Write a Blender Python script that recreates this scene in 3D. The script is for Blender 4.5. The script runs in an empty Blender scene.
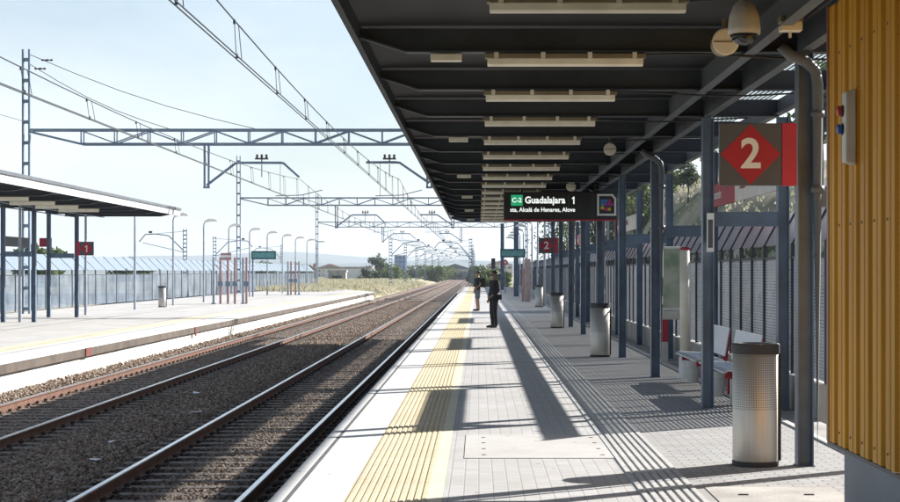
import bpy, math, random
import numpy as np
from mathutils import Vector, Matrix
random.seed(7); rng = np.random.default_rng(7)
S = bpy.context.scene
COL = S.collection
PI = math.pi
def R(a): return math.radians(a)

# ------------------------------------------------------------ materials
def nt(m):
    m.use_nodes = True
    t = m.node_tree; t.nodes.clear()
    return t
class N:
    """tiny node helper"""
    def __init__(s, t): s.t = t
    def __call__(s, typ, **kw):
        n = s.t.nodes.new(typ)
        for k, v in kw.items():
            if k.startswith('i_'):
                n.inputs[k[2:].replace('_', ' ')].default_value = v
            else: setattr(n, k, v)
        return n
    def link(s, a, b): s.t.links.new(a, b)
    def math(s, op, a, b=None, clamp=False):
        n = s.t.nodes.new('ShaderNodeMath'); n.operation = op; n.use_clamp = clamp
        for i, v in enumerate((a, b)):
            if v is None: continue
            if isinstance(v, (int, float)): n.inputs[i].default_value = v
            else: s.link(v, n.inputs[i])
        return n.outputs[0]
    def mix(s, f, a, b):
        n = s.t.nodes.new('ShaderNodeMix'); n.data_type = 'RGBA'
        for i, v in ((0, f), (6, a), (7, b)):
            if isinstance(v, (int, float)): n.inputs[i].default_value = v
            elif isinstance(v, (tuple, list)): n.inputs[i].default_value = (*v[:3], 1)
            else: s.link(v, n.inputs[i])
        return n.outputs[2]
    def ramp(s, f, stops):
        n = s.t.nodes.new('ShaderNodeValToRGB'); e = n.color_ramp.elements
        while len(e) > 1: e.remove(e[-1])
        for i, (p, c) in enumerate(stops):
            q = e[0] if i == 0 else e.new(p)
            q.position = p; q.color = (*c, 1) if len(c) == 3 else c
        s.link(f, n.inputs[0]); return n.outputs[0]
    def noise(s, scale, detail=4, vec=None, rough=.55):
        n = s('ShaderNodeTexNoise'); n.inputs['Scale'].default_value = scale
        n.inputs['Detail'].default_value = detail; n.inputs['Roughness'].default_value = rough
        if vec is None: vec = s.obj()
        s.link(vec, n.inputs['Vector']); return n.outputs[0]
    def obj(s):
        for n in s.t.nodes:
            if n.type == 'NEW_GEOMETRY': return n.outputs['Position']
        return s('ShaderNodeNewGeometry').outputs['Position']
    def local(s):
        return s('ShaderNodeTexCoord').outputs['Object']
    def scalevec(s, v, sc):
        m = s('ShaderNodeMapping'); m.inputs['Scale'].default_value = sc; s.link(v, m.inputs['Vector']); return m.outputs[0]

def pbr(name, c, rough=.6, metal=0, c2=None, scale=3, bump=0, bscale=40, spec=.5, det=4):
    m = bpy.data.materials.new(name); t = nt(m); n = N(t)
    o = n('ShaderNodeOutputMaterial'); p = n('ShaderNodeBsdfPrincipled')
    p.inputs['Roughness'].default_value = rough; p.inputs['Metallic'].default_value = metal
    p.inputs['Specular IOR Level'].default_value = spec
    if c2 is None: c2 = tuple(x*.72 for x in c)
    f = n.noise(scale, det)
    f = n.ramp(f, [(.38, (0,0,0)), (.66, (1,1,1))])
    n.link(n.mix(f, c, c2), p.inputs['Base Color'])
    if bump:
        b = n('ShaderNodeBump'); b.inputs['Strength'].default_value = bump; b.inputs['Distance'].default_value = .01
        n.link(n.noise(bscale, 3), b.inputs['Height']); n.link(b.outputs[0], p.inputs['Normal'])
    n.link(p.outputs[0], o.inputs[0])
    return m

M = {}
M['steel_blue'] = pbr('steel_blue', (.12,.18,.26), .42, 0, (.07,.105,.16), 2.2, .1)
M['steel_dark'] = pbr('steel_dark', (.050,.060,.074), .5, 0, (.036,.043,.054), 1.5, spec=.3)
M['steel_grey'] = pbr('steel_grey', (.105,.12,.138), .5, 0, (.08,.09,.105), 2)
M['marker_red'] = pbr('marker_red', (.20,.035,.03), .8, 0, (.12,.03,.025), 3)
M['deck'] = pbr('deck', (.026,.027,.030), .6, 0, (.018,.019,.022), .8, spec=.3)
M['galv'] = pbr('galv', (.20,.26,.33), .5, .2, (.13,.18,.25), 1.2)
M['galv_light'] = pbr('galv_light', (.38,.42,.47), .5, .1)
M['white_fascia'] = pbr('white_fascia', (.75,.76,.76), .5, 0, (.6,.62,.63), .5)
M['cream'] = pbr('cream', (.80,.77,.66), .4, 0, (.70,.67,.55), 5)
M['cream_dark'] = pbr('cream_dark', (.25,.21,.13), .5)
M['black'] = pbr('black', (.015,.015,.018), .4)
M['rubber'] = pbr('rubber', (.03,.03,.033), .6)
M['red'] = pbr('red', (.40,.012,.035), .5, 0, (.33,.01,.03))
M['magenta'] = pbr('magenta', (.5,.02,.07), .4, 0, (.42,.02,.06))
M['signgrey'] = pbr('signgrey', (.075,.085,.105), .5, 0, (.068,.078,.095))
M['white'] = pbr('white', (.8,.8,.78), .45, 0, (.7,.7,.69))
M['offwhite'] = pbr('offwhite', (.6,.58,.53), .5, 0, (.48,.46,.42), 4)
M['concrete'] = pbr('concrete', (.42,.40,.37), .85, 0, (.25,.24,.22), 1.3, .5, 30)
M['wall_white'] = pbr('wall_white', (.72,.71,.68), .8, 0, (.5,.48,.44), .7, .3, 20)
M['coping_brown'] = pbr('coping_brown', (.11,.085,.065), .85, 0, (.06,.045,.035), 1.5, .4, 20)
M['plinth'] = pbr('plinth', (.15,.18,.22), .6, 0, (.10,.12,.15), .8)
M['skin'] = pbr('skin', (.34,.20,.14), .5)
M['hair'] = pbr('hair', (.012,.01,.009), .5)
M['cloth_black'] = pbr('cloth_black', (.014,.015,.019), .85)
M['cloth_navy'] = pbr('cloth_navy', (.02,.024,.035), .85)
M['cloth_olive'] = pbr('cloth_olive', (.035,.04,.02), .85)
M['cloth_grey'] = pbr('cloth_grey', (.16,.19,.22), .85)
M['cloth_white'] = pbr('cloth_white', (.65,.66,.66), .8)
M['bark'] = pbr('bark', (.09,.07,.05), .9)
M['wire'] = pbr('wire', (.035,.045,.055), .5, .3)
M['insul'] = pbr('insul', (.06,.05,.05), .3)
M['brown_block'] = pbr('brown_block', (.30,.14,.08), .8)
M['green_net'] = pbr('green_net', (.03,.075,.05), .8)
M['blue_glass'] = pbr('blue_glass', (.02,.13,.36), .5, 0, (.02,.11,.30))
M['roof_tile'] = pbr('roof_tile', (.26,.13,.09), .8)
M['house'] = pbr('house', (.55,.47,.37), .85)
M['pale_red'] = pbr('pale_red', (.46,.27,.27), .5)
M['glass_dark'] = pbr('glass_dark', (.02,.025,.03), .08)

def mat_brushed(name, c, perf=False):
    m = bpy.data.materials.new(name); t = nt(m); n = N(t)
    o = n('ShaderNodeOutputMaterial'); p = n('ShaderNodeBsdfPrincipled')
    p.inputs['Metallic'].default_value = .6; p.inputs['Roughness'].default_value = .5
    v = n.local()
    f = n.noise(9, 3, n.scalevec(v, (3, 3, .25)))
    base = n.mix(f, c, tuple(x*.75 for x in c))
    if perf:
        sp = n('ShaderNodeSeparateXYZ'); n.link(v, sp.inputs[0])
        at = n.math('ARCTAN2', sp.outputs[0], sp.outputs[1])
        a = n.math('LESS_THAN', n.math('FRACT', n.math('MULTIPLY', at, 60/(2*PI))), .42)
        b = n.math('LESS_THAN', n.math('FRACT', n.math('MULTIPLY', sp.outputs[2], 50)), .42)
        h = n.math('MULTIPLY', a, b)
        top = n.math('GREATER_THAN', sp.outputs[2], .5)
        h = n.math('MULTIPLY', h, top)
        base = n.mix(h, base, (.06,.055,.05))
    n.link(base, p.inputs['Base Color']); n.link(p.outputs[0], o.inputs[0]); return m
M['bin_steel'] = mat_brushed('bin_steel', (.62,.59,.53), True)
M['bench_steel'] = mat_brushed('bench_steel', (.72,.75,.8))
M['rail_top'] = pbr('rail_top', (.75,.76,.78), .22, 1, (.6,.62,.66), 3)
M['rail_rust'] = pbr('rail_rust', (.16,.075,.045), .8, .1, (.09,.045,.03), 6)
M['pandrol'] = pbr('pandrol', (.05,.03,.02), .8)

def mat_louvre(name, c, period, open_frac, transl=.25, axis=2, metal=.4):
    m = bpy.data.materials.new(name); t = nt(m); n = N(t)
    o = n('ShaderNodeOutputMaterial'); p = n('ShaderNodeBsdfPrincipled')
    p.inputs['Metallic'].default_value = metal; p.inputs['Roughness'].default_value = .38
    pos = n.obj()
    f = n.noise(.9, 4)
    n.link(n.mix(n.ramp(f, [(.35,(0,0,0)),(.65,(1,1,1))]), c, tuple(x*.5 for x in c)), p.inputs['Base Color'])
    tr = n('ShaderNodeBsdfTransparent')
    sp = n('ShaderNodeSeparateXYZ'); n.link(pos, sp.inputs[0])
    a = n.math('LESS_THAN', n.math('FRACT', n.math('DIVIDE', sp.outputs[axis], period)), open_frac)
    b = n.math('LESS_THAN', n.math('FRACT', n.math('DIVIDE', sp.outputs[1], .11)), .8)
    tl = n('ShaderNodeBsdfTranslucent'); tl.inputs[0].default_value = (*c,1); m2 = n('ShaderNodeMixShader'); m2.inputs[0].default_value = transl
    n.link(p.outputs[0], m2.inputs[1]); n.link(tl.outputs[0], m2.inputs[2])
    mx = n('ShaderNodeMixShader'); n.link(n.math('MULTIPLY', a, b), mx.inputs[0])
    n.link(m2.outputs[0], mx.inputs[1]); n.link(tr.outputs[0], mx.inputs[2]); n.link(mx.outputs[0], o.inputs[0])
    return m
M['louvre'] = mat_louvre('louvre', (.42,.45,.50), .040, .36, .35)
M['louvre_far'] = mat_louvre('louvre_far', (.24,.30,.37), .05, .2, metal=.1)
M['mesh_grate'] = mat_louvre('mesh_grate', (.2,.22,.24), .06, .6, axis=0, metal=.2)

def mat_translucent(name, c, w):
    m = bpy.data.materials.new(name); t = nt(m); n = N(t)
    o = n('ShaderNodeOutputMaterial'); p = n('ShaderNodeBsdfPrincipled'); p.inputs['Roughness'].default_value = .35
    f = n.noise(2.5, 4)
    col = n.mix(f, c, tuple(x*.65 for x in c)); n.link(col, p.inputs['Base Color'])
    tl = n('ShaderNodeBsdfTranslucent'); n.link(col, tl.inputs[0])
    mx = n('ShaderNodeMixShader'); mx.inputs[0].default_value = w
    n.link(p.outputs[0], mx.inputs[1]); n.link(tl.outputs[0], mx.inputs[2]); n.link(mx.outputs[0], o.inputs[0]); return m
M['slant'] = mat_translucent('slant', (.46,.46,.52), .42)
M['slant_far'] = mat_translucent('slant_far', (.36,.44,.52), .3)
def mat_glass(name):
    m = bpy.data.materials.new(name); t = nt(m); n = N(t)
    o = n('ShaderNodeOutputMaterial'); g = n('ShaderNodeBsdfGlossy'); g.inputs['Roughness'].default_value = .05
    tr = n('ShaderNodeBsdfTransparent'); tr.inputs[0].default_value = (.8,.86,.88,1)
    mx = n('ShaderNodeMixShader'); mx.inputs[0].default_value = .12
    n.link(tr.outputs[0], mx.inputs[1]); n.link(g.outputs[0], mx.inputs[2]); n.link(mx.outputs[0], o.inputs[0]); return m
M['glass'] = mat_glass('glass')

def mat_yellow_wall():
    m = bpy.data.materials.new('yellow_sheet'); t = nt(m); n = N(t)
    o = n('ShaderNodeOutputMaterial'); p = n('ShaderNodeBsdfPrincipled'); p.inputs['Roughness'].default_value = .5; p.inputs['Specular IOR Level'].default_value = .25
    v = n.obj()
    f = n.noise(2.0, 5, n.scalevec(v, (1, 1.5, .35)))
    base = n.mix(n.ramp(f, [(.3,(0,0,0)),(.7,(1,1,1))]), (.62,.30,.010), (.48,.215,.006))
    f2 = n.noise(60, 2)
    base = n.mix(n.ramp(f2, [(.62,(0,0,0)),(.72,(.35,.35,.35))]), base, (.2,.09,.02))
    n.link(base, p.inputs['Base Color']); n.link(p.outputs[0], o.inputs[0]); return m
M['yellow_sheet'] = mat_yellow_wall()

def mat_pave(name, c1, c2, mortar, bw, bh, rot=0, msize=.01, stain=(.3,.28,.25)):
    m = bpy.data.materials.new(name); t = nt(m); n = N(t)
    o = n('ShaderNodeOutputMaterial'); p = n('ShaderNodeBsdfPrincipled'); p.inputs['Roughness'].default_value = .8
    p.inputs['Specular IOR Level'].default_value = .3
    v = n.obj()
    mp = n('ShaderNodeMapping'); mp.inputs['Rotation'].default_value = (0, 0, rot); n.link(v, mp.inputs['Vector'])
    b = n('ShaderNodeTexBrick'); n.link(mp.outputs[0], b.inputs['Vector'])
    b.inputs['Scale'].default_value = 1; b.inputs['Brick Width'].default_value = bw; b.inputs['Row Height'].default_value = bh
    b.inputs['Mortar Size'].default_value = msize; b.inputs['Mortar Smooth'].default_value = .3
    b.inputs['Color1'].default_value = (*c1, 1); b.inputs['Color2'].default_value = (*c2, 1); b.inputs['Mortar'].default_value = (*mortar, 1)
    f = n.noise(.7, 6, None, .65)
    col = n.mix(n.math('MULTIPLY', n.ramp(f, [(.42,(0,0,0)),(.75,(1,1,1))]), .55), b.outputs[0], stain)
    f3 = n.noise(45, 3)
    col = n.mix(n.math('MULTIPLY', f3, .35), col, stain)
    # small gum spots
    vo = n('ShaderNodeTexVoronoi'); vo.inputs['Scale'].default_value = 3.2; n.link(v, vo.inputs['Vector'])
    sp = n.math('LESS_THAN', vo.outputs['Distance'], .075)
    col = n.mix(n.math('MULTIPLY', sp, .6), col, (.12,.11,.10))
    n.link(col, p.inputs['Base Color'])
    bp = n('ShaderNodeBump'); bp.inputs['Strength'].default_value = .5; bp.inputs['Distance'].default_value = .006
    n.link(n.math('SUBTRACT', n.math('MULTIPLY', n.noise(30, 3), .4), b.outputs['Fac']), bp.inputs['Height'])
    n.link(bp.outputs[0], p.inputs['Normal']); n.link(p.outputs[0], o.inputs[0]); return m
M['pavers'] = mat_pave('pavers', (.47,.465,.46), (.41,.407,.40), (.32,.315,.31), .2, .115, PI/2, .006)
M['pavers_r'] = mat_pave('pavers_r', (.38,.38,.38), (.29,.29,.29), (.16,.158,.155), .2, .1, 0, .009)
M['coping'] = mat_pave('coping', (.62,.62,.61), (.57,.57,.56), (.28,.27,.26), 1.0, 5, PI/2, .006, (.42,.41,.39))
M['yellow_tile'] = mat_pave('yellow_tile', (.60,.51,.34), (.55,.47,.31), (.30,.26,.20), .6, 5, PI/2, .008, (.40,.34,.22))
M['yellow_pale'] = mat_pave('yellow_pale', (.68,.63,.46), (.64,.6,.44), (.4,.36,.28), .6, 5, PI/2, .008, (.48,.44,.36))
M['tactile_grey'] = mat_pave('tactile_grey', (.50,.50,.49), (.46,.46,.455), (.24,.24,.23), .4, 5, PI/2, .008)
M['slab'] = mat_pave('slab', (.5,.49,.47), (.5,.49,.47), (.4,.4,.4), 9, 9, 0, .001)
M['far_pave'] = mat_pave('far_pave', (.52,.51,.49), (.46,.455,.44), (.35,.34,.33), .6, .6, 0, .012)
M['far_yellow'] = pbr('far_yellow', (.60,.54,.38), .8, 0, (.5,.45,.33), 1)
M['dark_strip'] = pbr('dark_strip', (.10,.10,.10), .8)

def mat_ballast(name, stones=False):
    m = bpy.data.materials.new(name); t = nt(m); n = N(t)
    o = n('ShaderNodeOutputMaterial'); p = n('ShaderNodeBsdfPrincipled'); p.inputs['Roughness'].default_value = .9
    p.inputs['Specular IOR Level'].default_value = .25
    v = n.obj()
    vo = n('ShaderNodeTexVoronoi'); vo.inputs['Scale'].default_value = 16 if not stones else 22; n.link(v, vo.inputs['Vector'])
    sep = n('ShaderNodeSeparateColor'); n.link(vo.outputs['Color'], sep.inputs[0])
    q = .88 if stones else .78
    col = n.ramp(sep.outputs[0], [(p_, tuple(min(.7,v_*q) for v_ in c_)) for p_, c_ in [(0,(.10,.078,.06)),(.35,(.20,.15,.115)),(.7,(.31,.24,.185)),(1,(.46,.40,.35))]])
    # oil-dark zones between the rails near each rail, lighter elsewhere
    sx = n('ShaderNodeSeparateXYZ'); n.link(v, sx.inputs[0])
    wob = n.math('MULTIPLY', n.math('SUBTRACT', n.noise(1.2, 4), .5), .5)
    x = n.math('ADD', sx.outputs[0], wob)
    d1 = n.math('ABSOLUTE', n.math('SUBTRACT', n.math('ABSOLUTE', n.math('ADD', x, 3.3)), .85))
    d2 = n.math('ABSOLUTE', n.math('SUBTRACT', n.math('ABSOLUTE', n.math('ADD', x, 7.56)), .85))
    d = n.math('MINIMUM', d1, n.math('ADD', d2, .15))
    g = n.ramp(d, [(.12,(.16,.145,.14)), (.7,(1,.97,.93))])
    mm = n('ShaderNodeMix'); mm.data_type = 'RGBA'; mm.blend_type = 'MULTIPLY'; mm.inputs[0].default_value = 1
    n.link(col, mm.inputs[6]); n.link(g, mm.inputs[7])
    n.link(mm.outputs[2], p.inputs['Base Color'])
    if not stones:
        bp = n('ShaderNodeBump'); bp.inputs['Strength'].default_value = 1; bp.inputs['Distance'].default_value = .06
        n.link(vo.outputs['Distance'], bp.inputs['Height']); bp.invert = True; n.link(bp.outputs[0], p.inputs['Normal'])
    n.link(p.outputs[0], o.inputs[0]); return m
M['ballast'] = mat_ballast('ballast'); M['stones'] = mat_ballast('stones', True)
M['sleeper'] = pbr('sleeper', (.24,.20,.165), .9, 0, (.13,.10,.08), 4, .5, 30)

def mat_foliage(name, a, b, c):
    m = bpy.data.materials.new(name); t = nt(m); n = N(t)
    o = n('ShaderNodeOutputMaterial'); p = n('ShaderNodeBsdfPrincipled'); p.inputs['Roughness'].default_value = .6
    p.inputs['Specular IOR Level'].default_value = .25
    f = n.noise(1.3, 4); col = n.ramp(f, [(.3,a),(.5,b),(.7,c)])
    n.link(col, p.inputs['Base Color'])
    tl = n('ShaderNodeBsdfTranslucent'); n.link(col, tl.inputs[0])
    mx = n('ShaderNodeMixShader'); mx.inputs[0].default_value = .35
    n.link(p.outputs[0], mx.inputs[1]); n.link(tl.outputs[0], mx.inputs[2]); n.link(mx.outputs[0], o.inputs[0]); return m
M['leaf_a'] = mat_foliage('leaf_a', (.07,.10,.03), (.10,.14,.045), (.16,.19,.07))
M['leaf_b'] = mat_foliage('leaf_b', (.06,.08,.04), (.08,.11,.055), (.12,.14,.075))
M['dry_grass'] = mat_foliage('dry_grass', (.38,.36,.24), (.48,.44,.32), (.20,.24,.11))
M['ground'] = pbr('ground', (.42,.36,.25), .95, 0, (.13,.14,.07), .05, .3, 2, .2, 8)
M['hill'] = pbr('hill', (.36,.31,.22), .95, 0, (.07,.09,.045), .12, .3, 2, .2, 8)
M['mountain'] = pbr('mountain', (.10,.12,.13), .95, 0, (.07,.10,.09), .004, 0, 2, .2, 8)
M['embank'] = pbr('embank', (.04,.06,.03), .95, 0, (.07,.085,.04), 1.5, .4, 8, .2)

# ------------------------------------------------------------ mesh builder
class MB:
    def __init__(s): s.v = []; s.f = []
    def add(s, vs, fs):
        o = len(s.v); s.v += [tuple(v) for v in vs]; s.f += [tuple(i+o for i in f) for f in fs]; return s
    def box(s, x0, x1, y0, y1, z0, z1):
        vs = [(x,y,z) for z in (z0,z1) for y in (y0,y1) for x in (x0,x1)]
        return s.add(vs, [(0,2,3,1),(4,5,7,6),(0,1,5,4),(2,6,7,3),(0,4,6,2),(1,3,7,5)])
    def prism(s, pts, axis, a, b):
        """pts 2D polygon (ccw) extruded along axis from a to b"""
        def P(u, w, t):
            return {'x': (t,u,w), 'y': (u,t,w), 'z': (u,w,t)}[axis]
        n = len(pts)
        vs = [P(u,w,a) for u,w in pts] + [P(u,w,b) for u,w in pts]
        fs = [tuple(range(n)), tuple(range(2*n-1, n-1, -1))] + [(i, (i+1)%n, (i+1)%n+n, i+n)[::-1] for i in range(n)]
        return s.add(vs, fs)
    def tube(s, pts, r, n=8, cap=True):
        pts = [Vector(p) for p in pts]; rs = r if isinstance(r, (list, tuple)) else [r]*len(pts)
        rings = []; up = None
        for i, p in enumerate(pts):
            d = (pts[min(i+1, len(pts)-1)] - pts[max(i-1, 0)]).normalized()
            if up is None:
                up = Vector((0,0,1)) if abs(d.z) < .9 else Vector((1,0,0))
            a = d.cross(up).normalized(); b = d.cross(a).normalized(); up = -b if False else up
            rings.append([p + (a*math.cos(2*PI*k/n) + b*math.sin(2*PI*k/n))*rs[i] for k in range(n)])
        vs = [v for q in rings for v in q]; fs = []
        for i in range(len(rings)-1):
            for k in range(n): fs.append((i*n+k, i*n+(k+1)%n, (i+1)*n+(k+1)%n, (i+1)*n+k))
        if cap: fs.append(tuple(range(n))[::-1]); fs.append(tuple(range((len(rings)-1)*n, len(rings)*n)))
        return s.add(vs, fs)
    def lathe(s, prof, n=24, c=(0,0,0), axis='z'):
        vs = []; fs = []
        for r, h in prof:
            for k in range(n):
                a = 2*PI*k/n; u, w = r*math.cos(a), r*math.sin(a)
                q = {'z': (u,w,h), 'y': (u,h,w), 'x': (h,u,w)}[axis]
                vs.append((q[0]+c[0], q[1]+c[1], q[2]+c[2]))
        m = len(prof)
        for i in range(m-1):
            for k in range(n): fs.append((i*n+k, i*n+(k+1)%n, (i+1)*n+(k+1)%n, (i+1)*n+k))
        fs.append(tuple(range(n))[::-1]); fs.append(tuple(range((m-1)*n, m*n)))
        return s.add(vs, fs)
    def bar(s, p, q, w, h=None):
        """square bar between two points"""
        h = h or w; p, q = Vector(p), Vector(q); d = (q-p).normalized()
        up = Vector((0,0,1)) if abs(d.z) < .95 else Vector((0,1,0))
        a = d.cross(up).normalized()*w/2; b = a.cross(d).normalized()*h/2
        vs = [p-a-b, p+a-b, p+a+b, p-a+b, q-a-b, q+a-b, q+a+b, q-a+b]
        return s.add(vs, [(0,1,2,3),(7,6,5,4),(0,4,5,1),(1,5,6,2),(2,6,7,3),(3,7,4,0)])
    def build(s, name, mat, parent=None, smooth=False, bevel=0, loc=None):
        me = bpy.data.meshes.new(name); me.from_pydata(s.v, [], s.f); me.update()
        me.materials.append(M[mat] if isinstance(mat, str) else mat)
        if smooth: me.polygons.foreach_set('use_smooth', [True]*len(me.polygons))
        o = bpy.data.objects.new(name, me); COL.objects.link(o)
        if parent: o.parent = parent
        if loc: o.location = loc
        if bevel:
            b = o.modifiers.new('bevel', 'BEVEL'); b.width = bevel; b.segments = 2; b.limit_method = 'ANGLE'; b.angle_limit = R(40)
        return o
def thing(name, label, cat, loc=(0,0,0), group=None, rz=0):
    o = bpy.data.objects.new(name, None); COL.objects.link(o); o.location = loc; o.rotation_euler = (0,0,rz)
    o.empty_display_size = .2
    return tag(o, label, cat, group)
def tag(o, label, cat, group=None, kind=None):
    o['label'] = label; o['category'] = cat
    if group: o['group'] = group
    if kind: o['kind'] = kind
    return o
def struct(o): o['kind'] = 'structure'; return o
def kids(o): return [c for c in bpy.data.objects if c.parent == o]
def copy_tree(o, loc=None, label=None, rz=None, parent=None):
    c = o.copy(); COL.objects.link(c)
    if parent is not None: c.parent = parent
    for ch in kids(o): copy_tree(ch, parent=c)
    if loc is not None: c.location = loc
    if rz is not None: c.rotation_euler = (0,0,rz)
    if label: c['label'] = label
    return c
def part_copy(o, loc, parent=None):
    c = o.copy(); COL.objects.link(c); c.location = loc
    if parent is not None: c.parent = parent
    return c
def text(name, s, size, mat, parent, loc, rot=(PI/2,0,0), align='LEFT', bold=0, xs=1):
    cu = bpy.data.curves.new(name, 'FONT'); cu.body = s; cu.size = size; cu.align_x = align; cu.align_y = 'CENTER'
    cu.extrude = .002; cu.offset = bold; cu.resolution_u = 4
    t = bpy.data.objects.new(name, cu); COL.objects.link(t)
    bpy.context.view_layer.update()
    me = bpy.data.meshes.new_from_object(t.evaluated_get(bpy.context.evaluated_depsgraph_get()))
    bpy.data.objects.remove(t)
    o = bpy.data.objects.new(name, me); me.materials.clear(); me.materials.append(M[mat]); COL.objects.link(o)
    o.parent = parent; o.location = loc; o.rotation_euler = rot; o.scale = (xs,1,1)
    return o

# ------------------------------------------------------------ camera: 1.70 m above the platform, looking along the track (+Y)
cam = bpy.data.cameras.new('camera'); co = bpy.data.objects.new('camera', cam); COL.objects.link(co)
co.location = (0,0,1.70); co.rotation_euler = (PI/2,0,0)
cam.sensor_width = 36; cam.lens = 1640/900*36
cam.shift_x = -28.5/900; cam.shift_y = 21/900
cam.clip_start = .1; cam.clip_end = 12000
S.camera = co

# ------------------------------------------------------------ light
SUNV = Vector((1.45, 1.0, 1.0)).normalized()
el = math.asin(SUNV.z); az = math.atan2(SUNV.x, SUNV.y)
sl = bpy.data.lights.new('sun', 'SUN'); sl.energy = 5.0; sl.angle = R(.53); sl.color = (1,.965,.925)
so = bpy.data.objects.new('sun', sl); COL.objects.link(so)
so.rotation_euler = SUNV.to_track_quat('Z', 'Y').to_euler()
w = bpy.data.worlds.new('World'); S.world = w; w.use_nodes = True
t = w.node_tree; t.nodes.clear(); n = N(t)
o = n('ShaderNodeOutputWorld'); bg = n('ShaderNodeBackground'); bg.inputs[1].default_value = .06
sky = n('ShaderNodeTexSky'); sky.sky_type = 'NISHITA'; sky.sun_disc = False
sky.sun_elevation = el; sky.sun_rotation = az; sky.dust_density = 1.2; sky.ozone_density = 1.6; sky.air_density = 1.0
tc = n('ShaderNodeTexCoord')
sp = n('ShaderNodeSeparateXYZ'); n.link(tc.outputs['Generated'], sp.inputs[0])
mp = n.scalevec(tc.outputs['Generated'], (1, 1, 3.2))
cl = n.noise(2.6, 7, mp, .55)
cl = n.ramp(cl, [(.38,(.12,.12,.12)),(.62,(1,1,1))])
# clouds bank low over the horizon, thin veil higher up
band = n.ramp(sp.outputs[2], [(0,(1,1,1)),(.08,(.9,.9,.9)),(.17,(.45,.45,.45)),(.3,(.35,.35,.35)),(.6,(.2,.2,.2))])
fac = n.math('MULTIPLY', cl, band)
cloudy = n.mix(fac, sky.outputs[0], (6.9,7.5,7.8))
n.link(cloudy, bg.inputs[0]); n.link(bg.outputs[0], o.inputs[0])
S.view_settings.view_transform = 'Standard'; S.view_settings.look = 'None'
S.view_settings.exposure = 1.27; S.view_settings.gamma = 1; S.view_settings.use_curve_mapping = False

# ------------------------------------------------------------ setting: ground, platforms, track bed
ZR = -.63          # rail head
ZB = -.80          # ballast
def sheet(name, x0, x1, y0, y1, z, mat):
    return struct(MB().add([(x0,y0,z),(x1,y0,z),(x1,y1,z),(x0,y1,z)], [(0,1,2,3)]).build(name, mat))
sheet('ground', -3500, 3500, -200, 7000, -1.2, 'ground')
# near platform body
YN0, YN1 = 2, 186
struct(MB().box(-1.50, 4.15, YN0, YN1, -1.15, -.12).build('platform_base', 'concrete'))
def strip(name, x0, x1, mat, z=0, y0=YN0, y1=YN1, zb=-.118):
    return struct(MB().box(x0, x1, y0, y1, zb, z).build(name, mat))
strip('platform_coping', -1.56, -1.462, 'coping')
strip('platform_coping', -1.46, -1.420, 'dark_strip', -.004)  # narrow dark grey strip, set slightly lower than the coping
strip('platform_coping', -1.418, -1.002, 'coping')
def ribbed(name, x0, x1, nr, mat, hh=.006, duty=.55):
    mb = MB(); p = (x1-x0)/nr; pts = [(x0,-.1)]
    prof = []
    for i in range(nr):
        a = x0+i*p
        prof += [(a, 0), (a+p*(1-duty)*.7, 0), (a+p*(1-duty), hh), (a+p-.003, hh)]
    prof.append((x1, 0))
    vs = [(x, YN0, z) for x, z in prof] + [(x, YN1, z) for x, z in prof]; k = len(prof)
    return struct(mb.add(vs, [(i, i+1, i+1+k, i+k) for i in range(k-1)]).build(name, mat))
ribbed('tactile_strip_yellow', -1.0, -.39, 11, 'yellow_tile', .008, .6)
strip('edge_line_pale', -.388, -.272, 'yellow_pale', .003)
strip('pavement', -.27, 1.218, 'pavers')
ribbed('tactile_strip_grey', 1.22, 1.70, 7, 'tactile_grey', .012, .62)
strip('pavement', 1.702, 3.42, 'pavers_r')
strip('gutter_kerb', 3.425, 3.50, 'offwhite', .02)
strip('gutter', 3.505, 3.93, 'concrete', -.02)
struct(MB().box(3.935, 4.15, 19, YN1, -.10, .40).build('fence_wall', 'concrete'))
bpy.data.objects['fence_wall']['label'] = 'low concrete wall running under the mesh fence of the near platform'
bpy.data.objects['fence_wall']['category'] = 'wall'
del bpy.data.objects['fence_wall']['kind']
# flush access covers
c = MB().box(0, 1.42, 0, 2.15, .001, .006)
o = tag(c.build('access_cover', 'slab', loc=(-.13,14.95,0)), 'pale concrete access cover with dark holes set in the sunlit paving', 'cover')
for i in range(4):
    for x in (.18, 1.28): MB().lathe([(.022,.0062),(.022,.0085)], 8, (x, .25+i*.53, 0)).build('lifting_hole', 'black', o)
c = MB().box(0, 1.0, 0, .9, .001, .006)
o = tag(c.build('access_cover', 'concrete', loc=(1.78,12.05,0)), 'dull metal access cover in the shaded paving beside the yellow cabin', 'cover')
for x in (.2,.7): MB().box(x,x+.07,.4,.44,.0062,.012).build('lifting_hole', 'black', o)

# track bed profile
ys = [2, 20, 60, 120, 146, 200, 400, 1500]
prof = [(-9.4,-.72),(-9.0,-.80),(-8.9,ZB),(-5.6,ZB),(-5.2,ZB-.03),(-2.0,ZB),(-1.45,-.83)]
mb = MB()
for y in ys: mb.v += [(x,y,z) for x,z in prof]
k = len(prof)
for i in range(len(ys)-1):
    for j in range(k-1): mb.f.append((i*k+j, i*k+j+1, (i+1)*k+j+1, (i+1)*k+j))
struct(mb.build('track_bed', 'ballast'))
mb = MB()
for a, b in (((-9.4,-.72),(-11.5,-1.19)), ((-1.45,-.83),(0,-1.19))):
    y0 = 146 if a[0] < -5 else YN1
    mb.add([(a[0],y0,a[1]),(a[0],1500,a[1]),(b[0],1500,b[1]),(b[0],y0,b[1])], [(0,1,2,3)])
struct(mb.build('track_bed_shoulder', 'ballast'))
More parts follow.
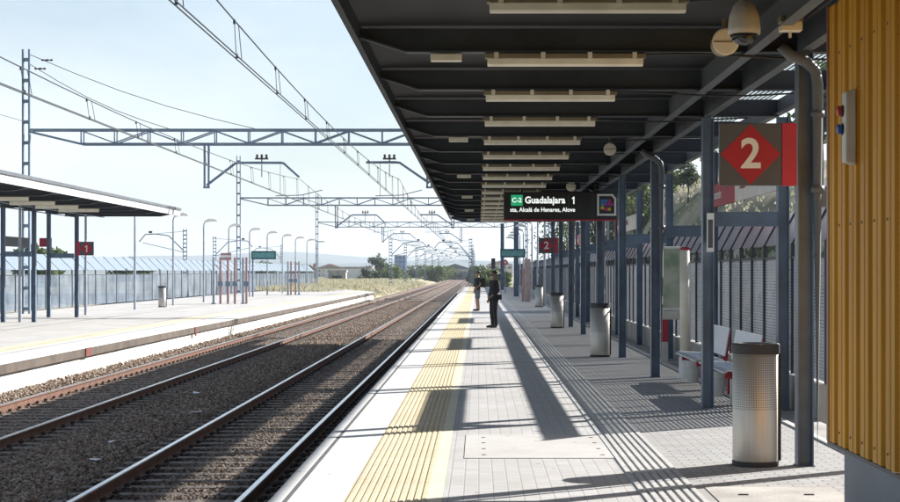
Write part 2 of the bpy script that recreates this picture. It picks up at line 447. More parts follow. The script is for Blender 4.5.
# loose stones
def rocks(nr, sampler, size, name, mat='stones'):
    base = np.array([(1,0,0),(-1,0,0),(0,1,0),(0,-1,0),(0,0,.8),(0,0,-.8),(.6,.6,.45),(-.6,.55,-.3)])
    F0 = np.array([(0,6,4),(6,2,4),(2,1,4),(1,3,4),(3,0,4),(0,3,5),(3,1,5),(1,7,5),(7,2,5),(2,0,5),(0,2,6),(1,2,7)])
    P = sampler(nr); nr = len(P)
    sc = size*(.55+.75*rng.random((nr,1,1)))*(.75+.5*rng.random((nr,1,3)))
    V = base[None]*(.8+.4*rng.random((nr,8,1)))*sc
    th = rng.random(nr)*2*PI; ph = (rng.random(nr)-.5)*1.6
    c, s_ = np.cos(th)[:,None], np.sin(th)[:,None]; c2, s2 = np.cos(ph)[:,None], np.sin(ph)[:,None]
    x, y, z = V[...,0], V[...,1], V[...,2]
    y, z = y*c2-z*s2, y*s2+z*c2
    x, y = x*c-y*s_, x*s_+y*c
    V = np.stack([x,y,z], -1)+P[:,None,:]
    F = (F0[None]+ (np.arange(nr)*8)[:,None,None]).reshape(-1,3)
    me = bpy.data.meshes.new(name)
    me.vertices.add(nr*8); me.vertices.foreach_set('co', V.reshape(-1))
    me.loops.add(len(F)*3); me.loops.foreach_set('vertex_index', F.reshape(-1).astype(np.int32))
    me.polygons.add(len(F)); me.polygons.foreach_set('loop_start', np.arange(0,len(F)*3,3,dtype=np.int32))
    me.polygons.foreach_set('loop_total', np.full(len(F),3,dtype=np.int32))
    me.update(); me.validate(); me.materials.append(M[mat])
    o = bpy.data.objects.new(name, me); COL.objects.link(o); return o
def bal_sample(nr):
    # denser near the camera
    u = rng.random(nr); y = 15.5*np.exp(u*math.log(140/15.5))
    x = -9.3+rng.random(nr)*7.6
    z = np.full(nr, ZB-.004)
    z += np.where(x < -8.95, .04+(-8.95-x)*.25, 0)
    z += np.where((x > -6.0) & (x < -4.85), .02, 0)
    z += rng.random(nr)*.025
    # keep sleepers partly clear
    fy = ((y/.6) % 1.0)
    onsl = (fy > .25) & (fy < .75) & (((np.abs(x+3.3) < 1.25)) | (np.abs(x+7.56) < 1.25))
    mid = (np.abs(x+3.3) < .42)
    keep = ~(onsl & (rng.random(nr) < np.where(mid, .55, .93)))
    nr_ = (np.abs(x+2.45) > .09)&(np.abs(x+4.15) > .09)&(np.abs(x+6.71) > .09)&(np.abs(x+8.41) > .09)
    k = keep & nr_
    return np.stack([x,y,z], -1)[k]
o = rocks(165000, bal_sample, .032, 'ballast_stones')
tag(o, 'loose brown and grey ballast stones filling the track bed', 'ballast', kind='stuff')

scr = [(-5.6,19.0),(-5.2,23.5),(-4.9,28.5),(-5.7,33),(-2.75,19.4),(-5.0,21.2),(-5.4,38)]
wh = ['nearest the frame edge','beyond the first scrap','mid way down the bed','before the lit ballast','between the near rails','lying between two others','farthest one']
for (x,y),q in zip(scr,wh):
    v = [(random.uniform(-.07,.07)+a*.06, random.uniform(-.03,.03)+b*.06, random.uniform(.0,.05)) for a,b in ((-1,-1),(1,-1),(1,1),(-1,1))]
    tag(MB().add(v+[(a,b,c+.004) for a,b,c in v],[(3,2,1,0),(4,5,6,7),(0,1,5,4),(1,2,6,5),(2,3,7,6),(3,0,4,7)]).build('paper_scrap','white',loc=(x,y,ZB+.05)),'small pale paper scrap on the shaded ballast, '+q,'litter','paper scraps on the ballast')
# rails with sleepers: one thing per track
def rail_prof(cx):
    w2, f = .036, .075; z0, z1 = ZR-.165, ZR
    return [(cx-f,z0),(cx+f,z0),(cx+f,z0+.014),(cx+.012,z0+.035),(cx+.012,z1-.042),(cx+w2,z1-.034),(cx+w2,z1-.012),(cx-w2,z1-.012),(cx-w2,z1-.034),(cx-.012,z1-.042),(cx-.012,z0+.035),(cx-f,z0+.014)]
def track(cx, label):
    tr = thing('railway_track', label, 'railway track', (cx, 2, ZR), 'railway tracks between the platforms')
    for dx in (-.851, .851):
        r = MB(); r.prism([(a, b-ZR) for a, b in rail_prof(dx)], 'y', 0, 1480)
        r = r.build('rail', 'rail_rust', tr)
        MB().prism([(dx-.034,-.0115),(dx+.034,-.0115),(dx+.030,0),(dx-.030,0)], 'y', 0, 1480).build('running_surface', 'rail_top', r)
    s0 = MB().prism([(-.13,-.04),(.13,-.04),(.10,.17),(-.10,.17)], 'x', -1.3, 1.3)
    nsl = 0; first = None
    rest = MB()
    for i in range(int(14/.6), int(300/.6)):
        y = (i+.5)*.6-2
        if nsl < 96:
            if first is None:
                first = s0.build('sleeper', 'sleeper', tr); first.location = (0, y, -.312); q = first
            else: q = part_copy(first, (0,y,-.312), tr)
            nsl += 1
        else:
            rest.box(-1.3,1.3,y-.1,y+.1,-.36,-.142)
    r = rest.build('sleeper', 'sleeper', tr); r['kind'] = 'stuff'
    cl = MB()
    for i in range(int(14/.6), int(130/.6)):
        y = (i+.5)*.6-2
        for dx in (-.851,.851):
            for sg in (-1,1):
                cl.box(dx+sg*.105-.028, dx+sg*.105+.028, y-.05, y+.05, -.157, -.105)
                cl.tube([(dx+sg*.07,y-.03,-.12),(dx+sg*.12,y-.02,-.095),(dx+sg*.13,y+.03,-.12)], .010, 5)
    cl = cl.build('rail_clip', 'pandrol', tr); cl['kind'] = 'stuff'
track(-3.30, 'shaded near railway track with polished rails beside the paved platform')
track(-7.56, 'rusty far railway track running alongside the opposite platform')

# ---- far platform
ZF = -.08
FP = [(-9.26,2),(-9.26,146),(-20.0,200),(-20.6,200),(-20.6,2)]
def poly(name, pts, z0, z1, mat): return struct(MB().prism(pts, 'z', z0, z1).build(name, mat))
poly('far_platform_base', [(x if x < -10 else -9.36, y) for x, y in FP], -1.15, ZF-.21, 'wall_white')
poly('far_platform_edge', [(-9.26,2),(-9.26,146),(-9.8,148.7),(-9.8,2)], ZF-.208, ZF-.02, 'coping_brown')
poly('far_platform_coping', [(-9.25,2),(-9.25,146),(-10.5,152.5),(-10.5,2)], ZF-.018, ZF, 'coping')
poly('far_tactile_strip', [(-10.502,2),(-10.502,152.5),(-11.3,156.5),(-11.3,2)], ZF-.018, ZF, 'far_yellow')
poly('far_pavement', [(-11.302,2),(-11.302,156.5),(-20.0,200),(-20.6,200),(-20.6,2)], ZF-.018, ZF, 'far_pave')
for y, hgt in ((38.6,.20),(53.5,.3)):
    tag(MB().box(-9.258,-9.235,y,y+.55 if hgt<.25 else y+.25,ZF-.01-hgt,ZF-.012).build('marker_plate', 'marker_red'),
        'red marker plate on the far platform edge, ' + ('the nearer square one' if hgt<.25 else 'the farther narrow one'), 'marker plate')
# verge with dry grass beyond far platform
mb = MB(); gx = [-10.2,-11.5,-14,-20,-32,-70]; gz = [-1.15,-.6,-.2,.15,.25,.0]; gy = [147,165,200,260,340,480]
for y in gy:
    for x, z in zip(gx, gz):
        mb.v.append((x - (0 if y > 150 else .3), y, z - (.5 if y < 150 and z > -.5 else 0) + .12*math.sin(x*3+y)))
k = len(gx)
for i in range(len(gy)-1):
    for j in range(k-1): mb.f.append((i*k+j, (i+1)*k+j, (i+1)*k+j+1, i*k+j+1))
struct(mb.build('grass_verge', 'ground'))
def grass(name, nr, fn, mat, hgt, label):
    vs = np.zeros((nr,3,3)); P = fn(nr)
    a = rng.random(nr)*2*PI; h = hgt*(.4+.8*rng.random(nr)); wd = .05+.1*rng.random(nr)
    vs[:,0] = P+np.stack([np.cos(a)*wd, np.sin(a)*wd, 0*a], -1)
    vs[:,1] = P-np.stack([np.cos(a)*wd, np.sin(a)*wd, 0*a], -1)
    vs[:,2] = P+np.stack([(rng.random(nr)-.5)*h*.7, (rng.random(nr)-.5)*h*.7, h], -1)
    mb = MB(); mb.v = [tuple(v) for v in vs.reshape(-1,3)]; mb.f = [(3*i,3*i+1,3*i+2) for i in range(nr)]
    return tag(mb.build(name, mat), label, 'grass', kind='stuff')
def verge_s(nr):
    y = 148+rng.random(nr)**1.3*200; x = -10.6-rng.random(nr)*22
    z = np.interp(-x, [-v for v in gx], gz)-.1
    return np.stack([x,y,z], -1)
grass('dry_grass', 26000, verge_s, 'dry_grass', .45, 'pale dry grass on the verge past the end of the far platform')

# mountains
def ridge(name, y, x0, x1, h, seed, mat, depth):
    r = random.Random(seed); n = 60; mb = MB()
    ph = [r.random()*6 for _ in range(6)]
    for i in range(n+1):
        x = x0+(x1-x0)*i/n
        hh = h*(.55+.2*math.sin(i*.21+ph[0])+.14*math.sin(i*.5+ph[1])+.07*math.sin(i*1.3+ph[2]) + .04*r.random())
        mb.v += [(x, y-depth, -2), (x, y-depth*.4, hh*.6), (x, y, hh), (x, y+depth, -2)]
    for i in range(n):
        for j in range(3): mb.f.append((i*4+j, (i+1)*4+j, (i+1)*4+j+1, i*4+j+1))
    return struct(mb.build(name, mat, smooth=True))
ridge('hills', 3200, -2200, 2200, 34, 3, 'mountain', 500)
ridge('hills', 4600, -3000, 3000, 62, 9, 'mountain', 700)
# hillside right
def hillz(x, y):
    c01 = lambda v: min(1, max(0, v))
    z = -1.2+6.2*c01((x-9)/7)**1.2+max(0,x-16)*.10+.25*math.sin(x*.7+y*.23)+.2*math.sin(y*.51)
    z += 3.6*c01((y-70)/45)*c01((x-10.5)/5)
    return max(z-max(0,(y-190)/160)*9, -1.6)
mb = MB(); nx, ny = 26, 40
for j in range(ny+1):
    y = 14+j*9
    for i in range(nx+1):
        x = 9+i**1.25*2.2
        mb.v.append((x,y,hillz(x,y)))
for j in range(ny):
    for i in range(nx): a = j*(nx+1)+i; mb.f.append((a,a+1,a+nx+2,a+nx+1))
struct(mb.build('hillside', 'hill', smooth=True))

# ------------------------------------------------------------ fence (both platforms)
def fence(name, label, x, y0, n, dy, z0, zt, sgn, mats, tilt_h, tilt_x, zb_gap, limit=95):
    f = thing(name, label, 'fence', (x, y0, z0))
    ht = zt-z0
    post = MB().box(-.03,.03,-.025,.025,0,ht+zb_gap).bar((0,0,ht+zb_gap-.02),(sgn*tilt_x,0,ht+zb_gap+tilt_h),.05,.05)
    pan = MB().box(-.001,.001,.035,dy-.035,.02,ht)
    a = Vector((0,0,ht+zb_gap)); b = Vector((sgn*tilt_x,0,ht+zb_gap+tilt_h))
    sl = MB().add([(a.x,.03,a.z),(a.x,dy-.03,a.z),(b.x,dy-.03,b.z),(b.x,.03,b.z),(a.x+sgn*.012,.03,a.z-.012),(a.x+sgn*.012,dy-.03,a.z-.012),(b.x+sgn*.012,dy-.03,b.z-.012),(b.x+sgn*.012,.03,b.z-.012)],
                  [(0,1,2,3),(7,6,5,4),(0,4,5,1),(1,5,6,2),(2,6,7,3),(3,7,4,0)])
    blk = MB().box(-.04,.04,-.05,.05,ht-.01,ht+zb_gap*.75)
    rp, rn, rs = MB(), MB(), MB(); first = None
    for i in range(n):
        if i < limit:
            if first is None: first = [post.build('post', 'steel_dark', f), pan.build('panel', mats[0], f), sl.build('slanted_panel', mats[1], f)]
            else:
                for q in first: part_copy(q, (0,i*dy,0), f)
        else:
            for s_, d in ((post, rp), (pan, rn), (sl, rs)):
                d.add([(v[0], v[1]+i*dy, v[2]) for v in s_.v], s_.f)
    if rp.v:
        for d, nm, mt in ((rp,'post','steel_dark'),(rn,'panel',mats[0]),(rs,'slanted_panel',mats[1])):
            q = d.build(nm, mt, f); q['kind'] = 'stuff'
    MB().box(-.02,.02,0,n*dy,ht+.003,ht+.035).build('top_rail', 'steel_dark', f)
    return f
fence('platform_fence', 'tall grey louvred fence with slanted top panels behind the near platform', 4.04, 19.0, 160, 1.03, .40, 1.87, 1, ('louvre','slant'), .44, .24, .20)
fence('platform_fence', 'long pale blue fence with slanted top panels along the far platform', -20.2, 44, 63, 2.5, ZF+.05, 1.55, -1, ('louvre_far','slant_far'), .75, .75, .25)

# ------------------------------------------------------------ canopies
def hsec(mb, x, y, z0, z1, w=.14, t=.012):
    mb.box(x-w/2, x-w/2+t, y-w/2, y+w/2, z0, z1); mb.box(x+w/2-t, x+w/2, y-w/2, y+w/2, z0, z1); mb.box(x-w/2+t+.0005, x+w/2-t-.0005, y-t/2, y+t/2, z0, z1); return mb
ZC = 3.67
def canopy_near():
    c = thing('platform_canopy', 'dark steel platform canopy with ribbed underside over the near platform', 'canopy', (0,0,0))
    MB().box(-1.06,3.02,2,60.2,ZC+.24,ZC+.30).build('roof_deck', 'deck', c)
    MB().box(3.05,3.78,2,64.6,ZC+.26,ZC+.262).build('roof_grating', 'mesh_grate', c)
    # corrugation under the deck
    k = MB()
    MB().box(-1.12,-1.065,2,64.62,ZC+.09,ZC+.42).build('fascia', 'steel_dark', c)
    # tapered cross beams (I section)
    w = MB(); pts = [(-1.06,.13),(-.65,0),(3.80,0),(3.80,.22),(-1.06,.22)]
    w.prism([(x,z) for x,z in pts], 'y', -.008, .008)
    fl = [(-1.06,.13),(-.65,0),(3.80,0),(3.80,.014),(-.645,.014),(-1.06,.144)]
    w.prism(fl, 'y', -.07, -.0085); w.prism(fl, 'y', .0085, .07)
    b0 = w.build('cross_beam', 'steel_dark', c); b0.location = (0, 2.6, ZC)
    for i in range(1, 21):
        part_copy(b0, (0, 2.6+i*3.04 if i < 20 else 64.5, ZC), c)
    for x, dz in ((2.42,-.02),(2.86,-.03),(3.80,.035)):
        g = MB().box(x-.05,x+.05,2,64.55,ZC+dz-.012,ZC+dz).box(x-.006,x+.006,2,64.55,ZC+dz+.001,ZC+.215)
        g.build('longitudinal_beam', 'steel_grey', c)
    p = hsec(MB(), 0, 0, 0, ZC-.045); p.box(-.08,.08,-.085,.085,0,.008)
    first = None
    for i in range(9):
        y = 14.4+6.08*i
        if first is None:
            first = p.build('front_post', 'steel_blue', c); first.location = (2.86,y,0)
            r = hsec(MB(),0,0,-.02,ZC-.035,.14).build('rear_post','steel_blue',c); r.location = (3.80,y,0)
            cb = MB().box(0,.79,-.06,.06,2.27,2.45).build('tie_beam','steel_blue',c); cb.location = (2.936,y,0)
        else:
            part_copy(first,(2.86,y,0),c); part_copy(r,(3.80,y,0),c); part_copy(cb,(2.936,y,0),c)
    d = MB().tube([(-.32,-.06,.02),(-.24,-.06,-.06),(-.10,-.06,-.12),(-.02,-.06,-.2),(0,-.06,-.32),(0,-.06,-3.55)],[.05]*6,14)
    d.tube([(0,-.06,-1.2),(0,-.06,-1.26)],.060,14).tube([(0,-.06,-.55),(0,-.06,-.6)],.060,14)
    dp = d.build('downpipe','steel_grey',c,smooth=True); dp.location = (2.95,14.33,ZC-.02)
    for i in (2,4,6): part_copy(dp,(2.95,14.33+6.08*i,ZC-.02),c)
    # conduit along the beams
    for i in range(3, 19):
        k = MB()
        y = 2.6+i*3.04-.10
        pts = [(x, y, ZC-.03-.025*math.sin((x-1.5)*2.4+i)-.015) for x in np.linspace(1.5,3.4,9)]
        k.tube(pts, .011, 6).build('cable', 'rubber', c, smooth=True)
    return c
canopy_near()
def canopy_far():
    c = thing('platform_canopy', 'white edged canopy on slim posts over the far platform', 'canopy', (0,0,0))
    Z = 4.02
    MB().box(-17.4,-12.66,34,69.2,Z+.2,Z+.26).build('roof_deck','deck',c)
    MB().box(-12.655,-12.60,34,69.25,Z+.05,Z+.27).build('fascia','white_fascia',c)
    MB().box(-17.4,-12.55,34,69.3,Z+.275,Z+.37).build('roof_covering','steel_grey',c)
    pts = [(-12.66,.13),(-13.3,0),(-17.3,0),(-17.3,.19),(-12.66,.19)]
    w = MB().prism(pts,'y',-.008,.008)
    fl = [(-12.66,.13),(-13.3,0),(-17.3,0),(-17.3,.012),(-13.3,.012),(-12.66,.142)]
    w.prism(fl,'y',-.06,-.0085); w.prism(fl,'y',.0085,.06)
    b0 = w.build('cross_beam','steel_dark',c); b0.location = (0,34.5,Z)
    for i in range(1,12): part_copy(b0,(0,34.5+3.1*i,Z),c)
    for x in (-15.8,-16.9):
        MB().box(x-.05,x+.05,34.1,69.1,Z-.03,Z-.002).build('longitudinal_beam','steel_blue',c)
    f = None
    for i in range(-3,2):
        y = 58.3+6.2*i
        if f is None:
            f = hsec(MB(),0,0,ZF,Z-.032).build('front_post','steel_blue',c); f.location=(-15.8,y,0)
            r = hsec(MB(),0,0,ZF,Z-.032).build('rear_post','steel_blue',c); r.location=(-16.9,y,0)
            cb = MB().box(.075,.99,-.05,.05,2.25,2.43).build('tie_beam','steel_blue',c); cb.location=(-16.9,y,0)
        else:
            part_copy(f,(-15.8,y,0),c); part_copy(r,(-16.9,y,0),c); part_copy(cb,(-16.9,y,0),c)
canopy_far()

# ------------------------------------------------------------ luminaires
def lum():
    t = thing('ceiling_light', '', 'ceiling light', (0,0,0), 'batten lights under the near canopy')
    m = MB().prism([(-.055,-.052),(-.045,-.105),(-.02,-.12),(.02,-.12),(.045,-.105),(.055,-.052)], 'x', 0, 1.40)
    m.build('diffuser','cream',t,bevel=.006)
    MB().box(-.02,1.42,-.065,.065,-.050,-.012).build('housing','cream_dark',t,bevel=.004)
    k = None
    for x in (.08,.50,.92,1.32):
        if k is None: k = MB().box(-.02,.02,-.072,.072,-.066,.0).build('clip','cream',t); k.location=(x,0,0)
        else: part_copy(k,(x,0,0),t)
    return t
L0 = lum(); ords = ['nearest','second','third','fourth','fifth','sixth','seventh','eighth','ninth','tenth','eleventh','twelfth','thirteenth','fourteenth','fifteenth','sixteenth','seventeenth','eighteenth']
for i in range(17):
    y = 2.6+(i+3)*3.04
    lab = 'long cream batten light, %s from the camera in the row under the near canopy' % ords[i]
    if i == 0: L0.location = (.08,y,ZC); L0['label'] = lab
    else: copy_tree(L0,(.08,y,ZC),lab)
J = None
for i in range(6):
    y = 2.6+(4+3*i)*3.04; lab = 'short beige box light at the track side of the canopy, %s from the camera' % ords[i]
    if J is None:
        J = thing('box_light', lab, 'box light', (-.43,y,ZC), 'short box lights near the canopy edge')
        MB().box(0,.28,-.05,.05,-.075,-.012).build('housing','cream',J,bevel=.006); MB().box(.06,.22,-.03,.03,-.011,.0).build('bracket','cream_dark',J)
    else: copy_tree(J,(-.43,y,ZC),lab)
J = None
for i in range(7):
    y = 40.7+3.1*i+.1; lab = 'cream batten light under the far canopy, %s from its camera end' % ords[i]
    if J is None:
        J = thing('ceiling_light', lab, 'ceiling light', (-15.2,y,4.02), 'batten lights under the far canopy')
        MB().prism([(-.07,-.036),(-.045,-.15),(.045,-.15),(.07,-.036)],'x',0,1.45).build('diffuser','cream',J); MB().box(-.02,1.47,-.065,.065,-.034,-.012).build('housing','cream_dark',J)
    else: copy_tree(J,(-15.2,y,4.02),lab)

# ------------------------------------------------------------ loudspeakers, dome camera, junction box
def speaker(loc, lab, s=1):
    t = thing('loudspeaker', lab, 'loudspeaker', loc, 'round loudspeakers under the near canopy')
    MB().lathe([(.05*s,.22*s),(.098*s,.19*s),(.105*s,.02*s),(.105*s,.0)],28,axis='y').build('housing','cream_dark',t,smooth=True)
    MB().lathe([(.106*s,.0),(.112*s,-.012*s),(.10*s,-.018*s),(.02*s,-.02*s)],28,axis='y').build('grille','cream',t)
    MB().box(-.1*s,.1*s,-.024*s,-.0205*s,-.006*s,.006*s).build('grille_bar','cream_dark',t)
    MB().box(-.013,.013,.06,.10,.095*s,.20).build('bracket','cream_dark',t)
speaker((2.04,13.55,3.60),'beige round loudspeaker beside the dome camera')
speaker((2.10,26.2,3.66),'beige round loudspeaker under the canopy between camera and display board',.9)
speaker((2.12,37.6,3.66),'small round loudspeaker just above the train display board')
t = thing('dome_camera','white dome security camera hanging under the near canopy','security camera',(2.065,12.75,3.50))
MB().lathe([(.03,.33),(.05,.30),(.085,.27),(.115,.19),(.127,.09),(.125,.055),(.118,.05)],32).build('housing','offwhite',t,smooth=True)
MB().lathe([(.112,.048),(.10,.01),(.07,-.02),(.03,-.035),(.005,-.038)],28).build('dome','glass_dark',t,smooth=True)
MB().lathe([(.122,.046),(.125,.056),(.1,.056)],32).build('ring','offwhite',t)
MB().tube([(0,0,.32),(0,0,.40),(.12,0,.42),(.3,0,.36)],.022,10).build('arm','offwhite',t,smooth=True)
t = thing('junction_box','beige junction box on the canopy beam above the downpipe','junction box',(2.40,12.9,3.60))
MB().box(-.02,.15,0,.12,.0,.075).build('box_body','cream',t,bevel=.006); MB().box(-.025,.155,-.005,.125,.077,.115).build('lid','cream_dark',t,bevel=.004)
MB().tube([(.06,.05,.002),(.06,.05,-.05)],.012,8).build('gland','offwhite',t)

def mat_lit(name, c, st):
    m = bpy.data.materials.new(name); t = nt(m); n = N(t); o = n('ShaderNodeOutputMaterial')
    p = n('ShaderNodeBsdfPrincipled'); p.inputs['Base Color'].default_value = (*c,1); p.inputs['Emission Color'].default_value = (*c,1); p.inputs['Emission Strength'].default_value = st
    n.link(p.outputs[0], o.inputs[0]); return m
M['lit_white'] = mat_lit('lit_white', (.8,.85,.82), .42)
M['lit_green'] = mat_lit('lit_green', (.02,.42,.18), .25)
def numeral_one(h, mat, parent, loc, name='numeral'):
    q = h/2; p = [(-.07*h,-q),(.09*h,-q),(.09*h,q),(-.04*h,q),(-.24*h,q-.20*h),(-.24*h,q-.36*h),(-.07*h,q-.24*h)]
    return MB().prism(p,'y',-.002,.002).build(name,mat,parent,loc=loc)
# ------------------------------------------------------------ signs
def plat_sign(digit, loc, lab, mir=1):
    t = thing('platform_number_sign', lab, 'platform sign', loc)
    a, b = (-.69,-.15) if mir == 1 else (.15,.69)
    MB().box(a,b,-.03,.03,-.27,.27).build('panel','signgrey',t,bevel=.004)
    cx = (a+b)/2
    MB().prism([(cx,-.262),(cx+.262,0),(cx,.262),(cx-.262,0)],'y',-.034,-.0305).build('diamond','red',t)
    if digit == '1': numeral_one(.27,'white',t,(cx,-.037,-.005))
    else: text('numeral',digit,.36,'white',t,(cx,-.036,-.005),align='CENTER',bold=.008)
    c0, c1 = (-.148,-.02) if mir == 1 else (.02,.148)
    MB().box(c0,c1,-.035,.035,-.272,.272).build('bracket_panel','magenta',t,bevel=.004)
    return t
plat_sign('2',(2.78,14.25,2.72),'large grey square sign with red diamond and white numeral 2 in the foreground')
plat_sign('2',(2.78,57.0,2.62),'small distant red diamond platform 2 sign under the near canopy')
plat_sign('1',(-15.8,64.4,2.62),'red diamond platform 1 sign at the far canopy post',-1)
# display board
t = thing('train_display_board','black hanging board showing Guadalajara train in white letters','display board',(.58,38.0,2.90))
MB().box(0,2.62,-.12,.12,.02,.65).build('case','black',t,bevel=.01)
MB().box(0,2.62,-.124,.124,-.012,.018).build('lower_trim','red',t)
MB().box(2.02,2.10,-.126,-.1205,.02,.65).build('side_stripe','rubber',t)
g = MB().box(.17,.44,-.126,-.1205,.33,.58).build('line_badge','lit_green',t)
text('lettering','C-2',.15,'lit_white',t,(.305,-.128,.455),align='CENTER',bold=.003)
text('lettering','Guadalajara',.215,'lit_white',t,(.49,-.123,.455),bold=.006,xs=.92)
numeral_one(.17,'lit_white',t,(1.62,-.123,.455),'lettering')
text('lettering','sta, Alcalá de Henares, Alove',.135,'lit_white',t,(.15,-.123,.235),bold=.003,xs=.94)
MB().box(1.50,1.512,-.1245,-.1205,.15,.58).build('divider',pbr('divider_green',(.02,.2,.08),.4),t)
lg = MB().prism([(2.16,.10),(2.16,.60),(2.52,.60),(2.60,.50),(2.60,.10)],'y',-.128,-.1205).build('logo_plate','white',t)
MB().prism([(2.205,.145),(2.205,.555),(2.49,.555),(2.555,.48),(2.555,.145)],'y',-.131,-.1285).build('logo_field','black',t)
for (cx,cz,c) in ((2.28,.44,(.02,.25,.55)),(2.36,.44,(.02,.25,.55)),(2.36,.36,(.30,.05,.4)),(2.44,.44,(.55,.02,.25)),(2.44,.36,(.55,.02,.25)),(2.28,.28,(.65,.45,.02)),(2.28,.36,(.05,.3,.5)),(2.44,.25,(.65,.45,.02)),(2.36,.25,(.5,.03,.2)),(2.50,.36,(.4,.03,.3))):
    MB().box(cx-.036,cx+.036,-.1335,-.1315,cz-.036,cz+.036).build('logo_square',pbr('logo_col',c,.4),t)
for x in (.4,2.1): MB().box(x,x+.04,-.02,.02,.655,.83).build('hanger','steel_dark',t)
# station name panels between rear posts (parallel to the track)
def name_panel(y, lab):
    t = thing('station_name_panel',lab,'station name sign',(3.80,y,2.74),'long station name panels between rear posts')
    MB().box(-.02,.02,.1,3.7,0,.36).build('white_panel','white',t)
    MB().box(-.022,.022,3.72,5.95,0,.36).build('red_panel','red',t)
    text('lettering','cercanías',.2,'white',t,(-.026,5.75,.18),rot=(PI/2,0,-PI/2),bold=.003)
    text('lettering','Alcalá',.2,'red',t,(-.026,3.2,.22),rot=(PI/2,0,-PI/2),bold=.003)
    return t
name_panel(20.5,'white and red station name panel behind the large numeral 2 sign')
name_panel(38.75,'station name panel behind the display board'); name_panel(57.0,'station name panel at the far end of the near canopy')
t = thing('station_name_panel','red ended grey name panel between the far canopy posts','station name sign',(-16.9,58.4,2.62))
MB().box(-.02,.02,.1,3.2,0,.36).build('grey_panel','signgrey',t)
MB().box(-.4,.08,6.2,6.24,.07,.42).build('red_panel','red',t)
# teal displays far
for x0, y, lab, z in ((1.5,113.4,'distant teal display on tall posts beyond the near canopy',2.7),(-16.2,117,'teal display board on a post on the far platform',2.6)):
    t = thing('platform_display',lab,'display board',(x0,y,z))
    MB().box(0,1.75,-.1,.1,0,.6).build('case',pbr('teal',(.02,.09,.11),.4),t)
    MB().box(.1,1.65,-.106,-.101,.12,.48).build('screen',pbr('teal_screen',(.10,.30,.30),.3),t)
    if x0 < 0: MB().tube([(.1,0,-2.68),(.1,0,-.002)],.06,8).build('post','galv',t)
    else: MB().tube([(1.2,-.03,.3),(1.2,-.03,.601)],.02,6).build('bracket','galv',t)

# tall posts beyond canopy
for x, y, lab in ((2.62,114,'thick blue grey steel post beyond the canopy, the nearer of two'),(2.25,155,'thick blue grey steel post beyond the canopy, the farther of two')):
    t = thing('steel_post',lab,'post',(x,y,0),'tall steel posts beyond the near canopy')
    hsec(MB(),0,0,.02,6.3,.34,.03).build('shaft','steel_blue',t); MB().box(-.25,.25,-.25,.25,0,.02).build('base_plate','galv',t)

# ------------------------------------------------------------ bins
def bin_(loc, lab, first=[None]):
    if first[0] is not None: return copy_tree(first[0],loc,lab)
    t = thing('litter_bin',lab,'litter bin',loc,'steel litter bins on the platforms')
    MB().lathe([(.196,.04),(.20,.05),(.20,1.00)],40).build('body','bin_steel',t,smooth=True)
    MB().lathe([(.19,0),(.205,.005),(.205,.04),(.19,.045)],40).build('base','rubber',t)
    MB().lathe([(.208,.985),(.212,.99),(.212,1.065),(.20,1.075),(.15,1.075),(.14,1.04),(.12,1.0)],40).build('lid','rubber',t)
    MB().prism([(.19,-.05),(.215,-.06),(.215,.06),(.19,.05)],'z',.045,.985).build('hinge_strip','rubber',t)
    first[0] = t; return t
bin_((2.44,14.45,0),'large steel litter bin in the foreground beside the downpipe')
bin_((2.44,32.9,0),'steel litter bin behind the foreground bin, next to the canopy posts')
bin_((2.39,49.8,0),'third steel litter bin along the near platform')
bin_((2.95,79.7,0),'farthest small steel litter bin beyond the near canopy')
bin_((-16.0,83,ZF),'lone steel litter bin on the far platform')

# ------------------------------------------------------------ benches
def bench(loc, lab, first=[None]):
    if first[0] is not None: return copy_tree(first[0],loc,lab)
    t = thing('platform_bench',lab,'bench',loc,'steel benches against the near fence')
    s_ = MB().prism([(0,.44),(.05,.47),(.42,.45),(.42,.435),(.05,.452),(0,.425)],'y',0,2.35)
    s_.build('seat','bench_steel',t)
    MB().prism([(.43,.50),(.50,.90),(.515,.90),(.447,.498)],'y',.12,2.2).build('backrest','bench_steel',t)
    a = MB().prism([(.06,.40),(.42,.40),(.46,.5),(.535,.86),(.555,.86),(.50,.36),(.06,.34)],'y',-.03,.03)
    l = MB().lathe([(.09,-.0),(.09,.10),(.083,.105),(.083,.115),(.09,.12),(.09,.22),(.083,.225),(.083,.235),(.09,.24),(.09,.338)],20)
    k = MB().lathe([(.0915,.10),(.0915,.12)],20)
    A = a.build('support','red',t); A.location=(0,.35,0)
    L = l.build('leg','wall_white',t,smooth=False); L.location=(.22,.35,0)
    G = MB().box(-.03,.03,-.03,.03,0,.338).build('leg','red',t); G.location=(.38,.35,0)
    part_copy(A,(0,2.0,0),t); part_copy(L,(.22,2.0,0),t); part_copy(G,(.38,2.0,0),t)
    first[0] = t; return t
bench((3.08,23.3,0),'steel and red bench farther from the camera behind the posts')
bench((3.08,20.6,0),'steel and red bench nearer the camera, beside the foreground bin')

